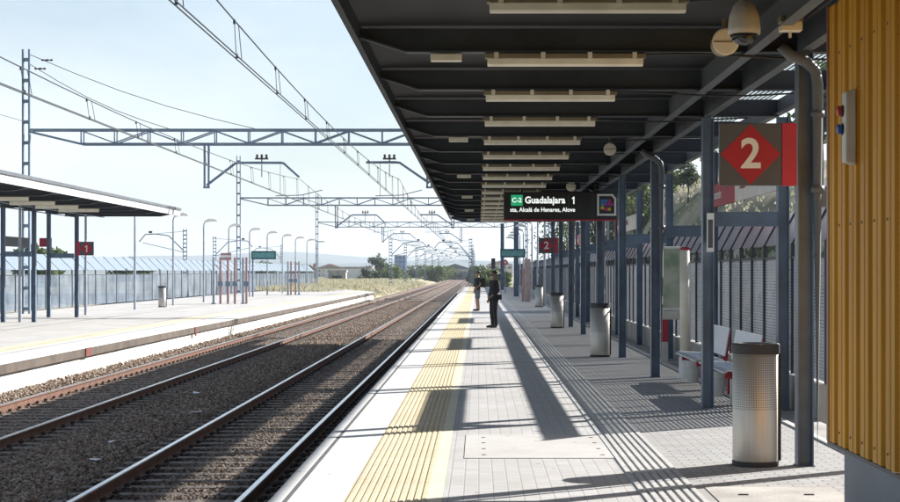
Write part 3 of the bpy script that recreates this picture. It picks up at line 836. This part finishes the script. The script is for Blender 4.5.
# info board + cream pillar
t = thing('information_board','white framed poster board with one red leg beside the fence','information board',(3.64,31.0,0))
MB().box(-.20,.20,-.04,.04,.98,2.18).build('frame','white',t,bevel=.01)
MB().box(-.17,.17,-.046,-.041,1.02,2.14).build('poster',pbr('poster',(.5,.5,.42),.25,0,(.22,.3,.2),2.5),t)
MB().prism([(-.22,.80),(.22,.80),(.22,.97),(-.22,.97)],'y',-.07,.07).build('base_tray','offwhite',t,bevel=.03)
MB().box(-.19,-.06,-.04,.04,.38,.797).build('leg','red',t); MB().box(-.19,-.06,-.045,.045,0,.378).build('foot','offwhite',t)
t = thing('round_column','cream round column with red cap between poster board and bench','column',(3.30,26.2,0))
MB().lathe([(.083,.36),(.083,2.05)],24).build('shaft','cream',t,smooth=True)
MB().lathe([(.085,2.052),(.085,2.08),(.05,2.1)],24).build('cap','red',t); MB().lathe([(.10,0),(.10,.33),(.085,.355)],24).build('base','white',t,smooth=False)
t = thing('ticket_totem','pale pink information totem standing far along the near platform','totem',(2.8,94,0))
MB().box(-.18,.18,-.12,.12,0,2.45).build('body',pbr('totem_pink',(.5,.36,.32),.5),t,bevel=.02); MB().box(-.32,-.2,-.1,.1,0,1.9).build('side_panel','pale_red',t)
t = thing('notice_plate','small white notice plate fixed to the second front canopy post','notice',(2.86,20.34,1.95))
MB().box(-.03,.06,-.012,-.002,0,.48).build('plate','white',t); MB().box(-.015,.045,-.016,-.0125,.05,.40).build('print','signgrey',t)

# ------------------------------------------------------------ yellow cabin
t = thing('yellow_cabin','yellow ribbed metal cabin wall on a blue grey plinth at the right edge','cabin',(2.47,11.6,0))
prof = []; y = 0.0
while y > -8:
    prof += [(0,y),(0,y-.10),(.012,y-.112),(.012,y-.122),(0,y-.134),(0,y-.215),(.05,y-.235),(.05,y-.30)]
    y -= .33
mb = MB(); k = len(prof)
for z in (.51,3.56): mb.v += [(x,yy,z) for x,yy in prof]
mb.f = [(i,i+1,i+1+k,i+k) for i in range(k-1)]
mb.build('side_wall','yellow_sheet',t)
MB().box(-.006,.008,-.05,.012,.508,3.57).build('corner_trim',pbr('trim',(.20,.05,.02),.4),t)
MB().box(.01,2.6,-.003,.0,.51,3.55).build('end_wall','yellow_sheet',t)
MB().box(-.004,.05,-7.99,0,.485,.507).build('base_trim','steel_dark',t)
MB().box(.055,2.6,-7.9,-.28,0,.484).build('plinth','plinth',t)
MB().box(.05,2.6,-7.9,-.01,3.50,3.60).build('roof','steel_dark',t)
sc = None
for j in range(11):
    for z in (.60,2.02,3.2):
        p_ = (-.001,-.05-.33*j,z)
        if sc is None: sc = MB().lathe([(.009,-.006),(.009,.0)],8,(0,0,0),'x').build('screw','cream_dark',t); sc.location = p_
        else: part_copy(sc,p_,t)
t = thing('call_box','slim grey call box with red and blue buttons on the yellow wall','call box',(2.468,10.8,2.42))
MB().prism([(-.07,.0),(-.001,-.02),(-.001,.48),(-.07,.46)],'y',-.09,.03).build('case','offwhite',t,bevel=.008)
for z, mname, c in ((.34,'button_red',(.5,.03,.03)),(.22,'button_blue',(.03,.10,.4))):
    b = MB().lathe([(.030,-.07),(.034,-.095),(.030,-.105),(.012,-.11)],20,(0,0,z),'x').build('button',pbr(mname,c,.3),t)
    MB().lathe([(.040,-.0705),(.040,-.078)],20,(0,0,z),'x').build('button_ring','black',b)

# ------------------------------------------------------------ platform lamps
def lamp(loc, lab, rz, first=[None]):
    if first[0] is not None: return copy_tree(first[0],loc,lab,rz)
    t = thing('platform_lamp',lab,'lamp post',loc,'curved head lamp posts along the platforms',rz)
    MB().tube([(0,0,0),(0,0,4.55)],[.06,.045],10).build('pole','galv_light',t)
    MB().tube([(0,0,4.555),(0.03,0,4.68),(.2,0,4.78)],.03,8).build('arm','galv',t)
    MB().add([(.05,-.16,4.80),(.3,-.20,4.93),(.62,-.17,4.93),(.8,-.08,4.86),(.8,.08,4.86),(.62,.17,4.93),(.3,.20,4.93),(.05,.16,4.80),
              (.05,-.12,4.69),(.3,-.14,4.76),(.62,-.12,4.78),(.8,-.05,4.76),(.8,.05,4.76),(.62,.12,4.78),(.3,.14,4.76),(.05,.12,4.69)],
             [(0,1,6,7),(1,2,5,6),(2,3,4,5),(15,14,9,8),(14,13,10,9),(13,12,11,10)]+[(i,i+8,(i+1)%8+8,(i+1)%8) for i in range(8)]).build('head','white',t)
    first[0] = t; return t
for i in range(12):
    lamp((-16.3,58.3+9.75*i,ZF),'curved head lamp post on the far platform, %s from the camera'%ords[i],0)
for i in range(9):
    lamp((3.3,72+9.75*i,0),'curved head lamp post on the near platform, %s beyond the canopy'%ords[i],PI)
# red/grey access frames on the far platform
def gate(loc, lab, red, first={}):
    if red in first: return copy_tree(first[red],loc,lab)
    t = thing('access_gate_post',lab,'gate post',loc,'slim gate posts on the far platform')
    MB().box(-.06,.06,-.05,.05,0,2.6).build('shaft','pale_red' if red else 'galv_light',t); MB().box(-.12,.12,-.1,.1,0.001,.05).build('foot','galv',t) if not red else MB().box(-.14,.14,-.061,.061,1.0,1.25).build('reader','galv',t)
    first[red] = t; return t
for i,(px,rd) in enumerate(((213.6,0),(220.5,1),(228,1),(235,1),(243,0),(246.5,1),(288,0),(291,1),(295.5,1),(299,0))):
    y = 92 if i < 6 else 128
    side = 'nearer' if i < 6 else 'farther'
    j = i if i < 6 else i-6
    gate(((px-478.5)/1640*y,y,ZF),'%s gate post, %s from the left in the %s cluster on the far platform'%('pale red' if rd else 'grey',['first','second','third','fourth','fifth','sixth'][j],side),rd)
t = thing('route_sign','small pale red sign between gate posts on the far platform','sign',(-14.1,91.9,ZF+2.45))
MB().box(-.35,.25,-.03,.03,0,.4).build('panel','pale_red',t); MB().box(-.33,.23,-.034,-.031,.15,.27).build('band','white',t)
for x,y,lab in ((-19.0,190,'tiny round red number sign at the far end of the opposite platform'),(2.1,128,'tiny round red sign below the distant teal display')):
    t = thing('round_sign',lab,'sign',(x,y,2.45)); MB().lathe([(.2,0),(.2,.03)],20,axis='y').build('disc','red',t)
    MB().lathe([(.08,-.004),(.08,-.001)],16,axis='y').build('centre','white',t); MB().tube([(0,.08,-2.5),(0,.08,.3)],.04,6).build('post','galv',t)
t = thing('railway_signal','black signal head on a short pole beyond the two passengers','signal',(1.35,150,0))
MB().tube([(0,0,0),(0,0,2.0)],.05,8).build('pole','galv',t); MB().box(-.18,.18,-.1,.1,2.0,2.95).build('head','black',t)
MB().lathe([(.09,-.16),(.09,-.101)],14,(0,0,2.7),'y').lathe([(.09,-.16),(.09,-.101)],14,(0,0,2.3),'y').build('visor','black',t)

# ------------------------------------------------------------ overhead line
def lattice_mast(t, x, z0, z1, w=.27, panels=14, name='mast'):
    m = MB()
    for sx in (-1,1):
        m.box(x+sx*w/2-.035,x+sx*w/2+.035,-.09,.09,z0,z1)
    n_ = panels
    for i in range(n_):
        z = z0+(z1-z0)*(i+.5)/n_
        m.box(x-w/2+.037,x+w/2-.037,-.07,.07,z-.07,z+.07)
    return m.build(name,'galv',t)
def gantry(y, x0, x1, lab, zb=7.15, zt=7.75, mt=11.2):
    t = thing('overhead_gantry',lab,'gantry',(0,y,0),'lattice gantries over the tracks')
    lattice_mast(t,x0,-1.2,mt); lattice_mast(t,x1,-1.2,8.6)
    tr = MB()
    a = x0+2.4; b = x1-2.4
    for yy in (-.25,.25):
        tr.bar((x0+.2,yy,zt),(x1-.2,yy,zt),.08,.09); tr.bar((a,yy,zb),(b,yy,zb),.08,.09)
        tr.bar((x0+.2,yy,zt-.08),(a,yy,zb),.07,.08); tr.bar((x1-.2,yy,zt-.08),(b,yy,zb),.07,.08)
        k = int((b-a)/1.38); d = (b-a)/k
        for i in range(k+1):
            X = a+i*d; tr.bar((X,yy,zb+.05),(X,yy,zt-.05),.05,.06)
            if i < k:
                if i % 2: tr.bar((X,yy,zb+.04),(X+d,yy,zt-.04),.045,.05)
                else: tr.bar((X,yy,zt-.04),(X+d,yy,zb+.04),.045,.05)
    tr.build('truss_beam','galv',t)
    for X, sg in ((-11.6,1),(-2.1,-1)):
        MB().box(X-.13,X-.05,-.06,.06,5.35,zb-.05).box(X+.05,X+.13,-.06,.06,5.35,zb-.05).box(X-.14,X+.14,-.07,.07,5.27,5.35).build('drop_post','galv',t)
        e = [(X,0,5.4),(X+sg*1.2,0,6.32),(X+sg*1.35,0,6.36),(X+sg*3.2,0,6.36),(X+sg*3.3,0,6.33),(X+sg*3.95,0,5.75)] if sg > 0 else [(X,0,5.5),(X-1.25,0,6.36),(X-1.4,0,6.38),(X-2.7,0,6.38)]
        arm = MB().tube(e,.055,8).build('cantilever','galv',t)
        cx = X+sg*(2.35 if sg > 0 else 1.7)
        ins = MB().box(cx-.28,cx+.28,-.1,.1,6.50,6.56)
        for q in (-.2,0,.2): ins.lathe([(.03,6.56),(.07,6.6),(.03,6.64),(.07,6.68),(.03,6.72)],10,(cx+q,0,0))
        ins.tube([(cx,0,6.42),(cx,0,6.5)],.03,6)
        ins.build('insulator','insul',arm)
        tc_ = -7.56 if sg > 0 else -3.3
        MB().tube([(tc_-1.1,0,4.95),(tc_,0,4.98),(tc_+.9,0,5.2)],.02,6).tube([(tc_+.1,0,4.98),(tc_+.1,0,4.72)],.012,6).build('registration_arm','galv',arm)
        MB().tube([(cx,0,6.3),(cx,0,5.75)],.02,6).tube([(tc_-.9,0,6.36 if sg < 0 else 6.3),(tc_-.9,0,4.95)],.010,5).build('hanger','wire',arm)
    return t
gantry(70,-19.3,5.4,'nearest lattice gantry carrying overhead wires across both tracks')
gantry(134,-19.6,5.6,'second lattice gantry carrying overhead wires')
gantry(199,-19.6,5.8,'third small distant lattice gantry over the tracks')
# stays of gantry 1 from the mast head
for j,(a,b,lab) in enumerate((((-19.2,70,11.0),(-9.4,70,7.78),'upper thin stay wire from the tall mast head down to the gantry'),((-19.2,70,10.6),(-13.1,70,7.78),'lower thin stay wire from the tall mast head down to the gantry'))):
    t = thing('stay_wire',lab,'cable',a,'stay wires at the tall mast')
    d = Vector(b)-Vector(a)
    MB().tube([(0,0,0)]+[tuple(d*f-Vector((0,0,.5*math.sin(f*PI)*.6))) for f in (.2,.4,.6,.8)]+[tuple(d)],.014,5).build('cable','wire',t)
    MB().lathe([(.02,-.25),(.05,-.2),(.02,-.1),(.05,0),(.02,.1),(.05,.2),(.02,.25)],8,axis='x',c=tuple(d*.08)).build('insulator','insul',t)
MB
t = None
# lone masts farther on
def mast(loc, lab, sg, first={}):
    if sg in first: return copy_tree(first[sg],loc,lab)
    t = thing('catenary_mast',lab,'catenary mast',loc,'catenary masts beyond the platforms')
    lattice_mast(t,0,0,7.7,.4,16)
    a = MB().tube([(sg*.2,0,5.2),(sg*1.9,0,6.9),(sg*3.4,0,7.1),(sg*4.6,0,7.05),(sg*5.3,0,6.2)],.07,6).tube([(sg*.2,0,7.4),(sg*3.2,0,7.15)],.03,5).tube([(sg*.2,0,5.0),(sg*4.9,0,6.1)],.04,5).build('cantilever','galv',t)
    MB().box(sg*4-.2,sg*4+.2,-.1,.1,7.2,7.45).build('insulator','insul',a)
    first[sg] = t; return t
for i,y in enumerate((237,285,336,390,450,520)):
    mast((-12.7,y,-1.0),'catenary mast left of the tracks, %s past the far platform end'%ords[i],1)
for i,y in enumerate((240,300,365,440)):
    mast((-1.15,y,-1.0),'catenary mast right of the tracks, %s past the near platform end'%ords[i],-1)
for i,(x,y) in enumerate(((-34,190),(-37,230),(-36,300))):
    mast((x,y,-1.0),'catenary mast on another line behind the far fence, %s from the left'%ords[i],1 if i%2 else -1)
# wires
def wire_line(cx, lab):
    t = thing('overhead_line',lab,'overhead wires',(cx,6,0),'overhead contact lines above the tracks')
    sup = [6,70,134,199,260,330,400,470]
    mes = []; zc = 4.70
    def zm(y):
        for a, b in zip(sup, sup[1:]):
            if a <= y <= b:
                u = (y-(a+b)/2)/((b-a)/2); return 5.04+.62*u*u
        return 5.04
    ys_ = np.arange(6,470,4.0)
    m = MB().tube([(0,y-6,zm(y)) for y in ys_],.011,6).build('messenger_wire','wire',t)
    MB().tube([(-.03,y-6,zc+.0) for y in (6,70,134,199,300,470)],.010,6).tube([(.03,y-6,zc+.0) for y in (6,70,134,199,300,470)],.010,6).build('contact_wire','wire',t)
    k = 0
    for y in np.arange(13.5,260,4.6):
        d = MB()
        for dx in (0,):
            d.tube([(0,y-6,zm(y)),(-.01,y-6+.25,zc+.01)],.006,5); d.tube([(0,y-5.6,zm(y+.4)),(.01,y-5.6+.25,zc+.01)],.006,5)
            d.box(-.015,.015,y-6-.02,y-6+.02,zm(y)-.05,zm(y)+.015); d.box(-.015,.015,y-5.77,y-5.73,zc-.01,zc+.05)
        d.build('dropper','wire',t); k += 1
wire_line(-3.38,'contact and messenger wires with droppers above the near track')
wire_line(-7.62,'contact and messenger wires with droppers above the far track')
t = tag(MB().tube([(-19.3,-20,8.6),(-19.3,20,7.7),(-19.3,45,7.75),(-19.3,70,8.1)],.012,5).build('feeder_wire','wire'),'thin feeder wire reaching the tall left mast from the frame edge','cable')

# ------------------------------------------------------------ trees
def tree(x,y,z,h,wd,lab,mat='leaf_a',nl=2600,ls=.16,cat='tree',group='trees behind the fence and tracks',tr=.35):
    t = thing('tree',lab,cat,(x,y,z),group)
    tm = MB().tube([(0,0,-.5),(.05,0,h*.3),(0,.05,h*.6),(.1,0,h*.85)],[h*.03,h*.022,h*.015,h*.005],8)
    cs = []
    nc = 16
    for i in range(nc):
        a = random.random()*2*PI; rr = (random.random()**.6)*wd*.42; zz = h*(tr+ (1-tr)*(.08+.84*random.random()))
        f = 1-abs((zz/h-(tr+.45*(1-tr)))/(1-tr))*1.1; rr *= max(.25,f)
        cs.append((rr*math.cos(a),rr*math.sin(a),zz,wd*(.12+.14*random.random())))
        tm.tube([(0,0,h*(.25+.3*random.random())),(rr*.5*math.cos(a),rr*.5*math.sin(a),zz*.8),cs[-1][:3]],[h*.010,h*.007,h*.003],5)
    tm.build('trunk','bark',t)
    C = np.array(cs); idx = rng.integers(0,nc,nl)
    d = rng.normal(size=(nl,3)); d /= np.linalg.norm(d,axis=1)[:,None]
    P = C[idx,:3]+d*C[idx,3:4]*(rng.random((nl,1))**.4)*np.array([1,1,.75])
    a = rng.normal(size=(nl,3)); a /= np.linalg.norm(a,axis=1)[:,None]; b = np.cross(a,rng.normal(size=(nl,3))); b /= np.linalg.norm(b,axis=1)[:,None]
    s_ = ls*(.5+rng.random((nl,1)))
    V = np.stack([P-a*s_, P-b*s_*.5, P+a*s_, P+b*s_*.5],1).reshape(-1,3)
    mb = MB(); mb.v = [tuple(v) for v in V]; mb.f = [(4*i,4*i+1,4*i+2,4*i+3) for i in range(nl)]
    mb.build('crown',mat,t)
    return t
def P(px,y): return (px-478.5)/1640*y
def Zp(py,y): return 1.7-(py-272)/1640*y
def hz(x): return 0
for px,y,zb,h,wd,lab,mt in ((610,150,-1.0,17,11,'green leafy tree behind the near fence right of the display board','leaf_a'),
    (632,165,0,16,9,'green tree behind the near fence between the slim posts','leaf_a'),
    (596,175,-1.0,14,9,'green tree behind the fence partly hidden by the display board','leaf_a'),
    (560,190,-1.0,10,10,'tree top showing under the display board','leaf_a'),
    (820,80,None,6.4,5,'bushy tree top between the downpipe and the yellow cabin','leaf_a'),
    (688,118,None,2.3,2.0,'dark pine like shrub on the hillside crest','leaf_b'),
    (672,130,None,1.9,2.2,'dark round shrub on the hillside left of the crest pine','leaf_b'),
    (716,112,None,1.8,2.6,'olive shrub on the hillside behind the numeral 2 sign','leaf_b'),
    (745,95,None,1.5,2.0,'low shrub on the slope behind the large sign','leaf_b'),
    (643,140,1.5,9.0,5.0,'narrow tree behind the fence left of the white board','leaf_a')):
    tree(P(px,y),y,hillz(P(px,y),y)-.1 if zb is None else zb,h,wd,lab,mt,nl=2600,ls=.17 if h > 3 else .09)
for i,(px,y,h,wd,lab,mt) in enumerate(((378,420,6.6,9,'dark bushy tree in the field left of the blue tower','leaf_b'),(392,380,3.8,9,'low bush beside the blue tower','leaf_a'),(368,330,3.4,6,'low shrub at the left field','leaf_b'),
    (436,420,3.8,10,'light green bush between the masts near the tracks','leaf_a'),(446,520,3.6,10,'small bush near the track vanishing point','leaf_a'),(415,470,3.4,12,'wide low bush behind the masts','leaf_b'),
    (487,230,2.6,4,'yellow green tree behind the two passengers','leaf_a'),(497,235,3.2,4,'yellow green tree just right of the passengers','leaf_a'),(480,330,3.9,7,'tree behind the near platform end','leaf_a'),
    (130,260,4.8,8,'treetop showing above the far fence on the left','leaf_a'),(36,170,5.4,7,'treetop behind the far canopy posts','leaf_a'),(262,380,4.6,9,'treetop above the far fence near the teal display','leaf_b'),(300,420,4.2,10,'low tree at the end of the far fence','leaf_b'))):
    tree(P(px,y),y,-1.1,h,wd,lab,mt,nl=1800,ls=.35,tr=.12)
grass('hillside_scrub', 9000, lambda nr: (lambda x,y: np.stack([x,y,np.array([hillz(a,b) for a,b in zip(x,y)])-.05],-1))(9+rng.random(nr)*4.5,30+rng.random(nr)*120),'leaf_b',.45,'scrubby dark green undergrowth on the slope behind the near fence')

def slope_s(nr):
    x = 10+rng.random(nr)**1.3*20; y = 60+rng.random(nr)*130
    return np.stack([x,y,np.array([hillz(a,b) for a,b in zip(x,y)])-.08],-1)
grass('hillside_dry_grass', 12000, slope_s, 'dry_grass', .26, 'dry tan grass over the hillside above the near fence')
for i in range(16):
    y = 85+random.random()*80; x = 11.5+random.random()*6
    tree(x,y,hillz(x,y)-.1,.9+random.random()*1.2,1.4+random.random()*1.6,'small bush on the hillside above the near fence, number %d'%(i+1) if 0 else 'small scrubby bush among others on the hillside above the near fence','leaf_b' if i%2 else 'leaf_a',nl=500,ls=.10,cat='bush',group='scrub bushes on the hillside',tr=.05)
# ------------------------------------------------------------ distant buildings
def building(x,y,w,d,h,lab,wm,floors,cols,roof=None,cat='building'):
    t = thing('distant_building' if cat=='building' else cat,lab,cat,(x,y,-1.2),'buildings on the horizon')
    MB().box(-w/2,w/2,0,d,0,h).build('wall',wm,t)
    if roof: MB().prism([(-w/2-.3,h),(w/2+.3,h),(0,h+w*.16)],'y',-.3,d+.3).build('roof',roof,t)
    else: MB().box(-w/2-.15,w/2+.15,-.15,d+.15,h+.003,h+.35).build('roof','concrete',t)
    if floors:
        w0 = None
        for i in range(floors):
            for j in range(cols):
                X = -w/2+w*(j+.5)/cols; Z = h*(i+.55)/floors
                if w0 is None: w0 = MB().box(-w/cols*.28,w/cols*.28,-.08,-.003,-h/floors*.22,h/floors*.22).build('window','glass_dark',t); w0.location=(X,0,Z)
                else: part_copy(w0,(X,0,Z),t)
building(P(400,900),900,6.2,6,11.8,'square blue office block on the horizon','blue_glass',5,3)
building(P(348,330),330,9.5,6,3.6,'long low white building above the field','white',0,0)
building(P(337,300),300,3.2,3,2.9,'small grey cabin beside the low white building','concrete',1,1)
building(P(411,1000),1000,4,5,6.5,'small grey block right of the blue tower','concrete',3,2)
building(P(633,130),130,2.4,4,4.6,'pale rendered house behind the fence','offwhite',2,1)
building(P(455,700),700,14,10,4.2,'low pale shed with dark roof near the track vanishing point','concrete',1,3,'steel_dark')
building(P(465,520),520,7,8,3.0,'blue grey shed at the track vanishing point','plinth',1,2)
for i,(px,y,w,h) in enumerate(((425,1200,14,6),(443,1100,10,5),(330,900,18,4.6),(306,1000,14,5),(500,900,14,7))):
    building(P(px,y),y,w,8,h,'pale far housing block, %s in the skyline row'%ords[i],'house',2,4,'roof_tile')

# ------------------------------------------------------------ people
def skin(name, verts, edges, radii, mat, parent, lvl=2):
    me = bpy.data.meshes.new(name); me.from_pydata(verts, edges, [])
    o = bpy.data.objects.new(name, me); COL.objects.link(o)
    md = o.modifiers.new('skin','SKIN'); md.use_smooth_shade = True
    for i, r in enumerate(radii):
        sv = me.skin_vertices[0].data[i]; sv.radius = r if isinstance(r, tuple) else (r, r)
    me.skin_vertices[0].data[0].use_root = True
    ss = o.modifiers.new('sub','SUBSURF'); ss.levels = lvl; ss.render_levels = lvl
    bpy.context.view_layer.update()
    m2 = bpy.data.meshes.new_from_object(o.evaluated_get(bpy.context.evaluated_depsgraph_get()))
    bpy.data.objects.remove(o)
    m2.materials.clear(); m2.materials.append(M[mat])
    m2.polygons.foreach_set('use_smooth',[True]*len(m2.polygons))
    q = bpy.data.objects.new(name, m2); COL.objects.link(q); q.parent = parent; return q
def chain(pts, rs, V=None, E=None, Rr=None, start=None):
    for i, (p, r) in enumerate(zip(pts, rs)):
        V.append(p); Rr.append(r); j = len(V)-1
        if i == 0:
            if start is not None: E.append((start, j))
        else: E.append((j-1, j))
    return len(V)-1
def person(loc, rz, lab, top, trouser, shorts=False, coat=False, armR=None, armL=None, headtilt=0, mask=False, cap=False):
    """figure faces local -Y"""
    t = thing('person', lab, 'person', loc, None, rz)
    V=[];E=[];Rr=[]
    chain([(0,0,.96)],[(.14,.10)],V,E,Rr)
    pel = 0
    ch = chain([(0,0,1.10),(0,.01,1.25),(0,.01,1.38)],[(.125,.09),(.145,.10),(.15,.095)],V,E,Rr,pel)
    nk = chain([(0,.01,1.46),(0,0,1.53)],[.06,.052],V,E,Rr,ch)
    hd = chain([(0,-.01,1.60),(0,-.015,1.67),(0,-.005,1.725)],[(.066,.075),(.074,.088),(.05,.06)],V,E,Rr,nk)
    hands=[]
    for sg, arm in ((-1,armR),(1,armL)):
        arm = arm or [(.19*sg,.01,1.40),(.235*sg,.02,1.13),(.245*sg,-.05,.88)]
        e = chain(arm,[.055,.043,.03],V,E,Rr,ch); hands.append((sg,arm))
        # palm
        w = Vector(arm[2]); d = (w-Vector(arm[1])).normalized()
        pm = chain([tuple(w+d*.045),tuple(w+d*.085)],[(.028,.018),(.034,.016)],V,E,Rr,e)
    for sg in (-1,1):
        foot = [(.085*sg,0,.88),(.10*sg,-.02,.50),(.11*sg,.02,.09)]
        a = chain(foot,[.092,.062,.04],V,E,Rr,pel)
        chain([(.115*sg,-.10,.045),(.12*sg,-.17,.035)],[(.042,.03),(.035,.022)],V,E,Rr,a)
    body = skin('body',V,E,Rr,'skin',t)
    # fingers: five short skinned chains on each hand
    for sg, arm in hands:
        w = Vector(arm[2]); d = (w-Vector(arm[1])).normalized(); side = d.cross(Vector((1,0,0))).normalized(); nrm = d.cross(side).normalized()
        for k in range(5):
            V=[];E=[];Rr=[]
            if k < 4:
                o_ = w+d*.09+side*(.024-.016*k); ln = (.038,.044,.041,.033)[k]
                pts = [o_-d*.02, o_+d*ln*.5+nrm*.004*sg, o_+d*ln+nrm*.018*sg]
            else:
                o_ = w+d*.05+side*.034; pts = [o_-side*.012, o_+d*.02+side*.018, o_+d*.045+side*.020+nrm*.01*sg]
            chain([tuple(p) for p in pts],[.010,.009,.007],V,E,Rr); skin('finger',V,E,Rr,'skin',t,1)
    # clothes
    V=[];E=[];Rr=[]
    low = .80 if coat else .90
    chain([(0,0,1.10)],[(.155,.115)],V,E,Rr)
    c_ = chain([(0,.01,1.25),(0,.01,1.38),(0,.01,1.45)],[(.165,.12),(.165,.11),(.09,.075)],V,E,Rr,0)
    chain([(0,0,.96),(0,0,low)],[(.17,.125),(.18,.13) if coat else (.165,.12)],V,E,Rr,0)
    for sg, arm in hands:
        A = [Vector(p) for p in arm]
        if coat: pts = [A[0],A[1],A[1]+(A[2]-A[1])*.85]; rs=[.068,.056,.045]
        else: pts = [A[0],A[0]+(A[1]-A[0])*.8]; rs=[.066,.06]
        chain([tuple(p) for p in pts],rs,V,E,Rr,2)
    skin('jacket' if coat else 'shirt',V,E,Rr,top,t)
    V=[];E=[];Rr=[]
    chain([(0,0,.97)],[(.15,.11)],V,E,Rr)
    for sg in (-1,1):
        if shorts: chain([(.09*sg,0,.86),(.10*sg,-.015,.60),(.10*sg,-.015,.54)],[.105,.088,.085],V,E,Rr,0)
        else: chain([(.09*sg,0,.86),(.10*sg,-.02,.50),(.11*sg,.02,.12),(.11*sg,.015,.07)],[.105,.078,.06,.062],V,E,Rr,0)
    skin('shorts' if shorts else 'trousers',V,E,Rr,trouser,t)
    for sg in (-1,1):
        V=[];E=[];Rr=[]
        chain([(.11*sg,.05,.05),(.115*sg,-.06,.05),(.12*sg,-.17,.04),(.12*sg,-.20,.035)],[(.045,.045),(.048,.045),(.045,.036),(.03,.025)],V,E,Rr)
        skin('shoe',V,E,Rr,'rubber',t)
    # face
    MB().lathe([(.005,-.125),(.012,-.115),(.014,-.09)],8,(0,.0,1.635),'y').build('nose','skin',t,smooth=True)
    for sg in (-1,1):
        MB().lathe([(.002,-.094),(.009,-.09),(.009,-.075)],8,(.028*sg,0,1.655),'y').build('eye','black',t)
        MB().lathe([(.012,.0),(.022,.008),(.012,.016)],8,(.07*sg-.008,0,1.64),'x').build('ear','skin',t,smooth=True)
    MB().box(-.022,.022,-.094,-.08,1.595,1.602).build('mouth','red',t)
    if mask:
        V=[];E=[];Rr=[]; chain([(0,-.035,1.63),(0,-.03,1.58)],[(.082,.086),(.066,.066)],V,E,Rr); skin('face_mask',V,E,Rr,'cloth_black',t)
    V=[];E=[];Rr=[]
    chain([(0,.005,1.755),(0,.02,1.70),(0,.035,1.62)],[(.088,.10),(.108,.105),(.10,.085)],V,E,Rr); skin('hair',V,E,Rr,'hair',t)
    return t
person((.47,49.8,0),R(-62),'person in long black jacket and trousers standing on the near platform','cloth_black','cloth_black',coat=True,
    armL=[(.19,.01,1.40),(.25,.02,1.14),(.20,-.18,.98)],mask=True)
person((-.03,71.5,0),R(-70),'person in dark top and grey shorts with a backpack, farther away','cloth_navy','cloth_grey',shorts=True,
    armL=[(.19,.01,1.40),(.27,.03,1.15),(.25,-.15,1.02)])
# bag held by the first person, backpack on the second
t = thing('shoulder_bag','small black bag held at the hip of the person in black','bag',(.62,49.72,.86))
MB().box(-.09,.09,-.06,.06,0,.16).build('bag_body','cloth_black',t,bevel=.03); MB().tube([(-.08,0,.14),(-.05,0,.26),(.05,0,.26),(.08,0,.14)],.008,6).build('strap','cloth_black',t)
t = thing('backpack','olive backpack worn by the person in shorts','backpack',(.13,71.45,1.02),None,R(-70))
MB().box(-.15,.15,0,.18,0,.44).build('pack_body','cloth_olive',t,bevel=.05); MB().box(-.11,.11,.183,.24,.04,.24).build('front_pocket','cloth_olive',t,bevel=.02)
MB().tube([(-.10,0,.40),(-.11,-.13,.45),(-.11,-.28,.36),(-.11,-.27,.16),(-.12,-.02,.05)],.018,6).tube([(.10,0,.40),(.11,-.13,.45),(.11,-.28,.36),(.11,-.27,.16),(.12,-.02,.05)],.018,6).build('strap','cloth_olive',t)

# ------------------------------------------------------------ air
HZ = True
if HZ:
    hm = bpy.data.materials.new('haze_air'); tt = nt(hm); n = N(tt)
    o = n('ShaderNodeOutputMaterial'); pv = n('ShaderNodeVolumePrincipled')
    pv.inputs['Color'].default_value = (.80,.90,1,1); pv.inputs['Density'].default_value = .00018; pv.inputs['Anisotropy'].default_value = .2
    n.link(pv.outputs[0], o.inputs['Volume'])
    hb = MB().box(-3600,3600,-210,7100,-2.6,150).build('haze',hm); hb['kind'] = 'stuff'; tag(hb,'thin pale air haze fading the distant hills','haze')
S.render.film_transparent = False
S.cycles.max_bounces = 6; S.cycles.transparent_max_bounces = 16; S.cycles.volume_bounces = 0
